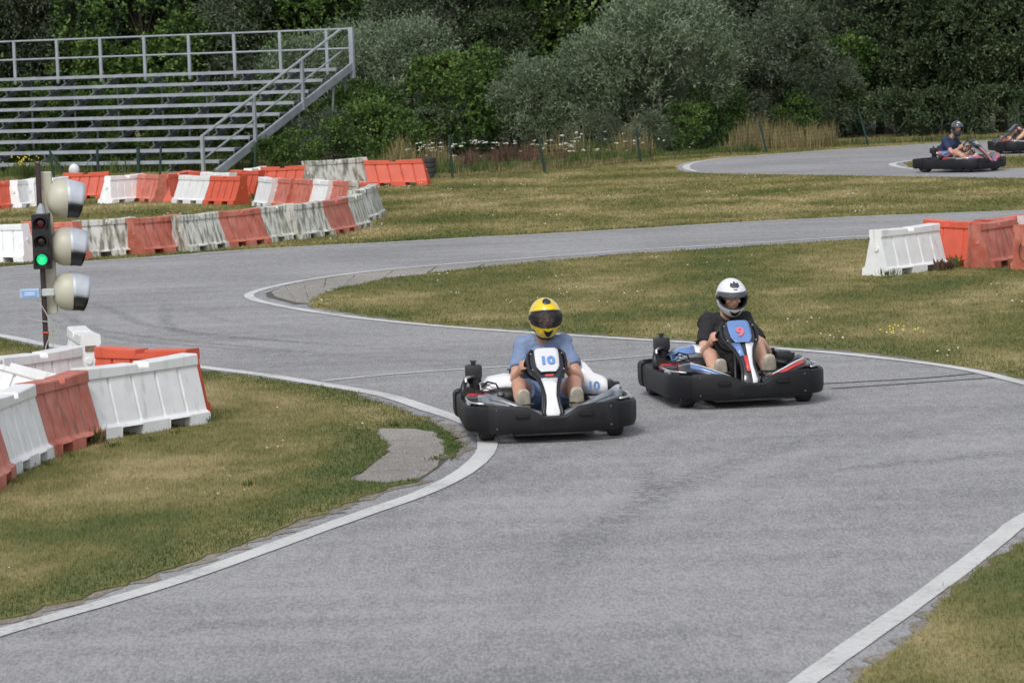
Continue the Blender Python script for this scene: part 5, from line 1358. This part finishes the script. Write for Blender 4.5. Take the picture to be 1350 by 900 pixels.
    for i in range(2):
        a = an[i]; bm = bmesh.new()
        capsule(bm, a + V3(0, .0, -.015), a + V3(0, -.055, .02), .050, .055, 14); capsule(bm, a + V3(-.006, -.055, .03), a + V3(-.006, -.075, .130), .054, .046, 14); capsule(bm, a + V3(.006, -.055, .03), a + V3(.006, -.075, .130), .054, .046, 14)
        o = remeshed('shoe', bm, shoes, root, .008, 2)
        bm = bmesh.new(); ellipsoid(bm, a + V3(0, -.104, .065), (.052, .014, .108), Matrix.Rotation(math.radians(11), 3, 'X')); from_bm('sole', bm, SOLE, o, True)
    return root, hd, RH

def helmet(root, hd, RH, shell, style, vis_up=False):
    A, Bz = .132, .142
    def surf(az, el, k=1.0):
        ce, se = math.cos(el), math.sin(el); x = math.sin(az) * ce; y = -math.cos(az) * ce; z = se
        front = max(0, -y)
        jaw = max(0, -z) 
        rx = .121 - .014 * jaw ** 2; ry = .150 + .012 * max(0, y) + .014 * front * jaw * 1.3
        rz = .142 + .004 * front if z > 0 else .163 + .036 * front
        return V3(x * rx, y * ry, z * rz) * (k * 1.06) + V3(0, .004, -.002)
    d = math.radians; naz, nel = 72, 44
    els = np.linspace(d(-60), d(90), nel + 1)
    o_top, o_bot, o_az = (d(24), d(-19), d(72))
    def in_open(az, el): 
        a = abs(az) / o_az
        return a < 1 and o_bot * (1 - .25 * a ** 3) < el < o_top * (1 - .35 * a ** 3)
    bm = bmesh.new(); grid = []
    for el in els: grid.append([bm.verts.new(surf(-PI + 2 * PI * k / naz, el)) for k in range(naz)])
    for i in range(nel):
        for k in range(naz):
            az = -PI + 2 * PI * (k + .5) / naz; el = (els[i] + els[i + 1]) / 2
            if in_open(az, el): continue
            try: bm.faces.new((grid[i][k], grid[i][(k + 1) % naz], grid[i + 1][(k + 1) % naz], grid[i + 1][k]))
            except ValueError: pass
    bmesh.ops.remove_doubles(bm, verts=bm.verts[:], dist=.0006)
    for v in [v for v in bm.verts if not v.link_faces]: bm.verts.remove(v)
    bmesh.ops.recalc_face_normals(bm, faces=bm.faces[:])
    h = from_bm('helmet', bm, [shell, BLACK], root, True); md = h.modifiers.new('s', 'SOLIDIFY'); md.thickness = .022; md.offset = -1; md.material_offset = 1; md.material_offset_rim = 1
    h.matrix_local = Matrix.Translation(hd) @ RH.to_4x4()
    def patch(name, poly, k, m, th=.002):
        """poly in degrees (az, el): fan filled patch following the shell"""
        bm = bmesh.new(); n = len(poly); cx = sum(p[0] for p in poly) / n; cy = sum(p[1] for p in poly) / n
        rings = []
        for t in (1, .66, .33, .02): rings.append([surf(d(cx + (x - cx) * t), d(cy + (y - cy) * t), k) for x, y in poly])
        loft(bm, rings, True); bmesh.ops.recalc_face_normals(bm, faces=bm.faces[:])
        o = from_bm(name, bm, m, h, True); md = o.modifiers.new('s', 'SOLIDIFY'); md.thickness = th; md.offset = 0; return o
    def band(name, az0, az1, e0, e1, k, m, th=.003, n=30):
        bm = bmesh.new(); rings = []
        for i in range(n + 1):
            a = az0 + (az1 - az0) * i / n; q = abs(a) / max(abs(az0), abs(az1))
            rings.append([surf(d(a), d((e0 + (e1 - e0) * j / 8) * (1 - .28 * q ** 3)), k) for j in range(9)])
        loft(bm, rings, False); o = from_bm(name, bm, m, h, True); md = o.modifiers.new('s', 'SOLIDIFY'); md.thickness = th; md.offset = 0; return o
    # gasket round the opening
    bm = bmesh.new(); pts = []
    N_ = 48
    for i in range(N_ + 1):
        q = 2 * PI * i / N_; a = math.copysign(abs(math.cos(q)) ** .6, math.cos(q)) * o_az; s = math.copysign(abs(math.sin(q)) ** .7, math.sin(q))
        f = abs(a) / o_az; el = (o_top * (1 - .35 * f ** 3) if s > 0 else o_bot * -1 * (1 - .25 * f ** 3)) * s
        pts.append(surf(a, el, 1.0))
    tube(bm, pts, .0075, 6, False); from_bm('gasket', bm, BLACK, h, True)
    bm = bmesh.new(); ellipsoid(bm, (0, .02, -.135), (.078, .085, .048)); from_bm('neck_lining', bm, BLACK, h, True)
    bm = bmesh.new(); tube(bm, [surf(-PI + 2 * PI * k / 40, d(-59), .95) for k in range(41)], .019, 6, False); from_bm('neck_trim', bm, BLACK, h, True)
    if style == 'yellow':
        band('visor', -78, 78, -19, 25, 1.04, VISOR); 
        patch('top_vent', [(-22, 50), (-26, 58), (-14, 70), (14, 70), (26, 58), (22, 50), (10, 46), (-10, 46)], 1.02, GLOSSB, .012)
        patch('chin_vent', [(-20, -26), (0, -29), (20, -26), (10, -41), (0, -46), (-10, -41)], 1.02, BLACK, .008)
        for s in (-1, 1): patch('side_vent', [(s * 62, -30), (s * 74, -27), (s * 74, -34), (s * 66, -38)], 1.01, BLACK, .004)
    elif style == 'white':
        band('visor', -84, 84, 10, 27, 1.05, VISORC)
        patch('forehead_emblem', [(-31, 62), (-27, 47), (-14, 42), (14, 42), (27, 47), (31, 62), (20, 55), (12, 58), (7, 67), (0, 69), (-7, 67), (-12, 58), (-20, 55)], 1.012, EMBL, .004)
        patch('emblem_bar', [(-9, 38), (-9, 35), (9, 35), (9, 38)], 1.012, EMBL, .003)
        patch('chin_vent', [(-25, -26), (0, -30), (25, -26), (14, -39), (0, -43), (-14, -39)], 1.018, BLACK, .008)
    else:
        band('visor', -82, 82, 8, 30, 1.05, VISORC)
        patch('forehead_emblem', [(-24, 52), (-20, 44), (20, 44), (24, 52)], 1.012, NUMW, .004)
        patch('top_vent', [(-20, 62), (-14, 72), (14, 72), (20, 62)], 1.012, CHROME, .004)
    for s in (-1, 1):
        bm = bmesh.new(); c = surf(s * d(84), d(0), 1.03); cyl(bm, c - V3(s * .012, 0, 0), c + V3(s * .001, 0, 0), .020, 14); from_bm('visor_pivot', bm, BLACK, h, angle=40)
    return h
def glass(name, col, alpha, rough=.05):
    m = bpy.data.materials.new(name); m.use_nodes = True; b = m.node_tree.nodes['Principled BSDF']
    b.inputs['Base Color'].default_value = (*col, 1); b.inputs['Roughness'].default_value = rough; b.inputs['Alpha'].default_value = alpha; b.inputs['Specular IOR Level'].default_value = .6; return m
VISOR = glass('smoked_visor', (.03, .032, .04), .36); VISORC = glass('grey_visor', (.09, .10, .12), .62, .15)
YEL = mat('yellow_shell', (.74, .53, .012), .22, var=.05, coat=.7); WHT = mat('white_shell', (.72, .72, .74), .22, var=.04, coat=.7)
GRY = mat('gunmetal_shell', (.10, .11, .13), .2, .5, var=.3, scale=10, coat=.6); EMBL = mat('dark_emblem', (.055, .065, .085), .4)

def place(objs, loc, yaw):
    for o in objs: o.location = loc; o.rotation_euler = (0, 0, yaw)
def axle_origin(px, py, yaw):
    p = at(px, py, Z_ASPH); return p + Matrix.Rotation(yaw, 3, 'Z') @ V3(0, .52, 0)

# kart 10
Y10 = math.radians(4.5)
k10 = make_kart('black bumpered kart with a white fairing numbered 10 on the track beside the concrete apron', '10', PSILV, PSILV, PWHITE, PWHITE, NUMB, PWHITE, style=0)
def pose10(L):
    for k in ('sh', 'el', 'hip', 'kn'):
        for v in L[k]: v.x += .035 if k != 'kn' else .015
    for k in ('sh', 'el'):
        for v in L[k]: v.z += .025
    for k in ('pel', 'chest', 'neck'): L[k].x += .035
    L['hd'].x += .05; L['hd'].z += .045
    L['chest'].z += .02
d10, hd, RH = make_driver('seated driver in a yellow helmet, blue t-shirt and blue shorts, hands on the wheel', BLUET, BLUET, SKIN, hyaw=math.radians(4), hpitch=math.radians(2), pose=pose10)
helmet(d10, hd, RH, YEL, 'yellow')
place([k10, d10], axle_origin(726.5, 577, Y10), Y10)
bm = bmesh.new(); box(bm, (0, 0, 0), (.055, .012, .012)); lg = from_bm('shirt_logo', bm, PRED, d10); lg.location = (.085, .186, .60); lg.rotation_euler = (.2, -.15, .1)
k10.scale = (1.035, 1, 1)
# kart 9
Y9 = math.radians(8.5)
k9 = make_kart('black kart with blue, white and red livery numbered 9, right of the yellow helmet kart', '9', GLOSSB, PBLUE, PWHITE, PBLUE, NUMR, PSILV, style=1)
def pose9(L):
    for k in ('sh', 'el', 'hip'):
        for v in L[k]: v.x += .04
    for k in ('pel', 'chest', 'neck'): L[k].x += .04
    L['hd'].x += .085; L['kn'][0].x += .02; L['kn'][1].z += .085; L['kn'][1].x -= .005; L['kn'][1].y += .03; L['an'][1].z += .02; L['el'][1].x += .01
    L['ht'][1].z += .035; L['ht'][1].x -= .004; L['wr'][1].z += .03; L['wr'][1].x += .02; L['el'][1].x += .03
d9, hd, RH = make_driver('seated driver in a white helmet, black t-shirt and black shorts, looking down', BLACKT, BLACKT, SKIN2, hyaw=math.radians(2), hpitch=math.radians(13), head=(-.015, .20, .840), pose=pose9)
helmet(d9, hd, RH, WHT, 'white')
place([k9, d9], axle_origin(982, 532.5, Y9), Y9)
k9.scale = (1.035, 1, 1)
def pose11(L):
    for k in ('sh', 'el', 'hip'):
        for v in L[k]: v.y -= .06; v.z += .03
    for k in ('pel', 'chest', 'neck', 'hd'): L[k].y -= .06; L[k].z += .04
    L['hd'].y -= .08; L['hd'].z += .03
# kart 11, crossing to the right
Y11 = math.radians(46)
k11 = make_kart('pink and white kart numbered 11 driving right on the far loop', '11', PPURP, PPINK, PPINK, GLOSSB, NUMW, PPINK, style=2)
d11, hd, RH = make_driver('driver in a dark grey helmet and navy t-shirt on the far loop', NAVYT, GREYT, SKIN, vox=.012, hyaw=math.radians(-34), hpitch=0, pose=pose11)
helmet(d11, hd, RH, GRY, 'grey')
c = at(1270, 227.0, Z_ASPH); place([k11, d11], V3(c.x, c.y + .45, Z_ASPH), Y11)
# kart at the right frame edge, heading left
Y12 = math.radians(-74)
k12 = make_kart('dark kart cut by the right frame edge, heading left behind the one numbered 11', '', GLOSSB, GLOSSB, STEEL, GLOSSB, STEEL, BLACK, style=1, sidenum=False)
def pose12(L):
    for i in range(2): L['kn'][i].z += .14; L['an'][i].z += .02
    L['kn'][0].z += .03
d12, hd, RH = make_driver('bare legged driver in a grey t-shirt cut off by the right frame edge', GREYT, GREYT, SKIN2, vox=.012, pose=pose12, shoes=SKIN2)
helmet(d12, hd, RH, GRY, 'grey')
c = at(1356, 201.0, Z_ASPH); place([k12, d12], V3(c.x, c.y, Z_ASPH), Y12)
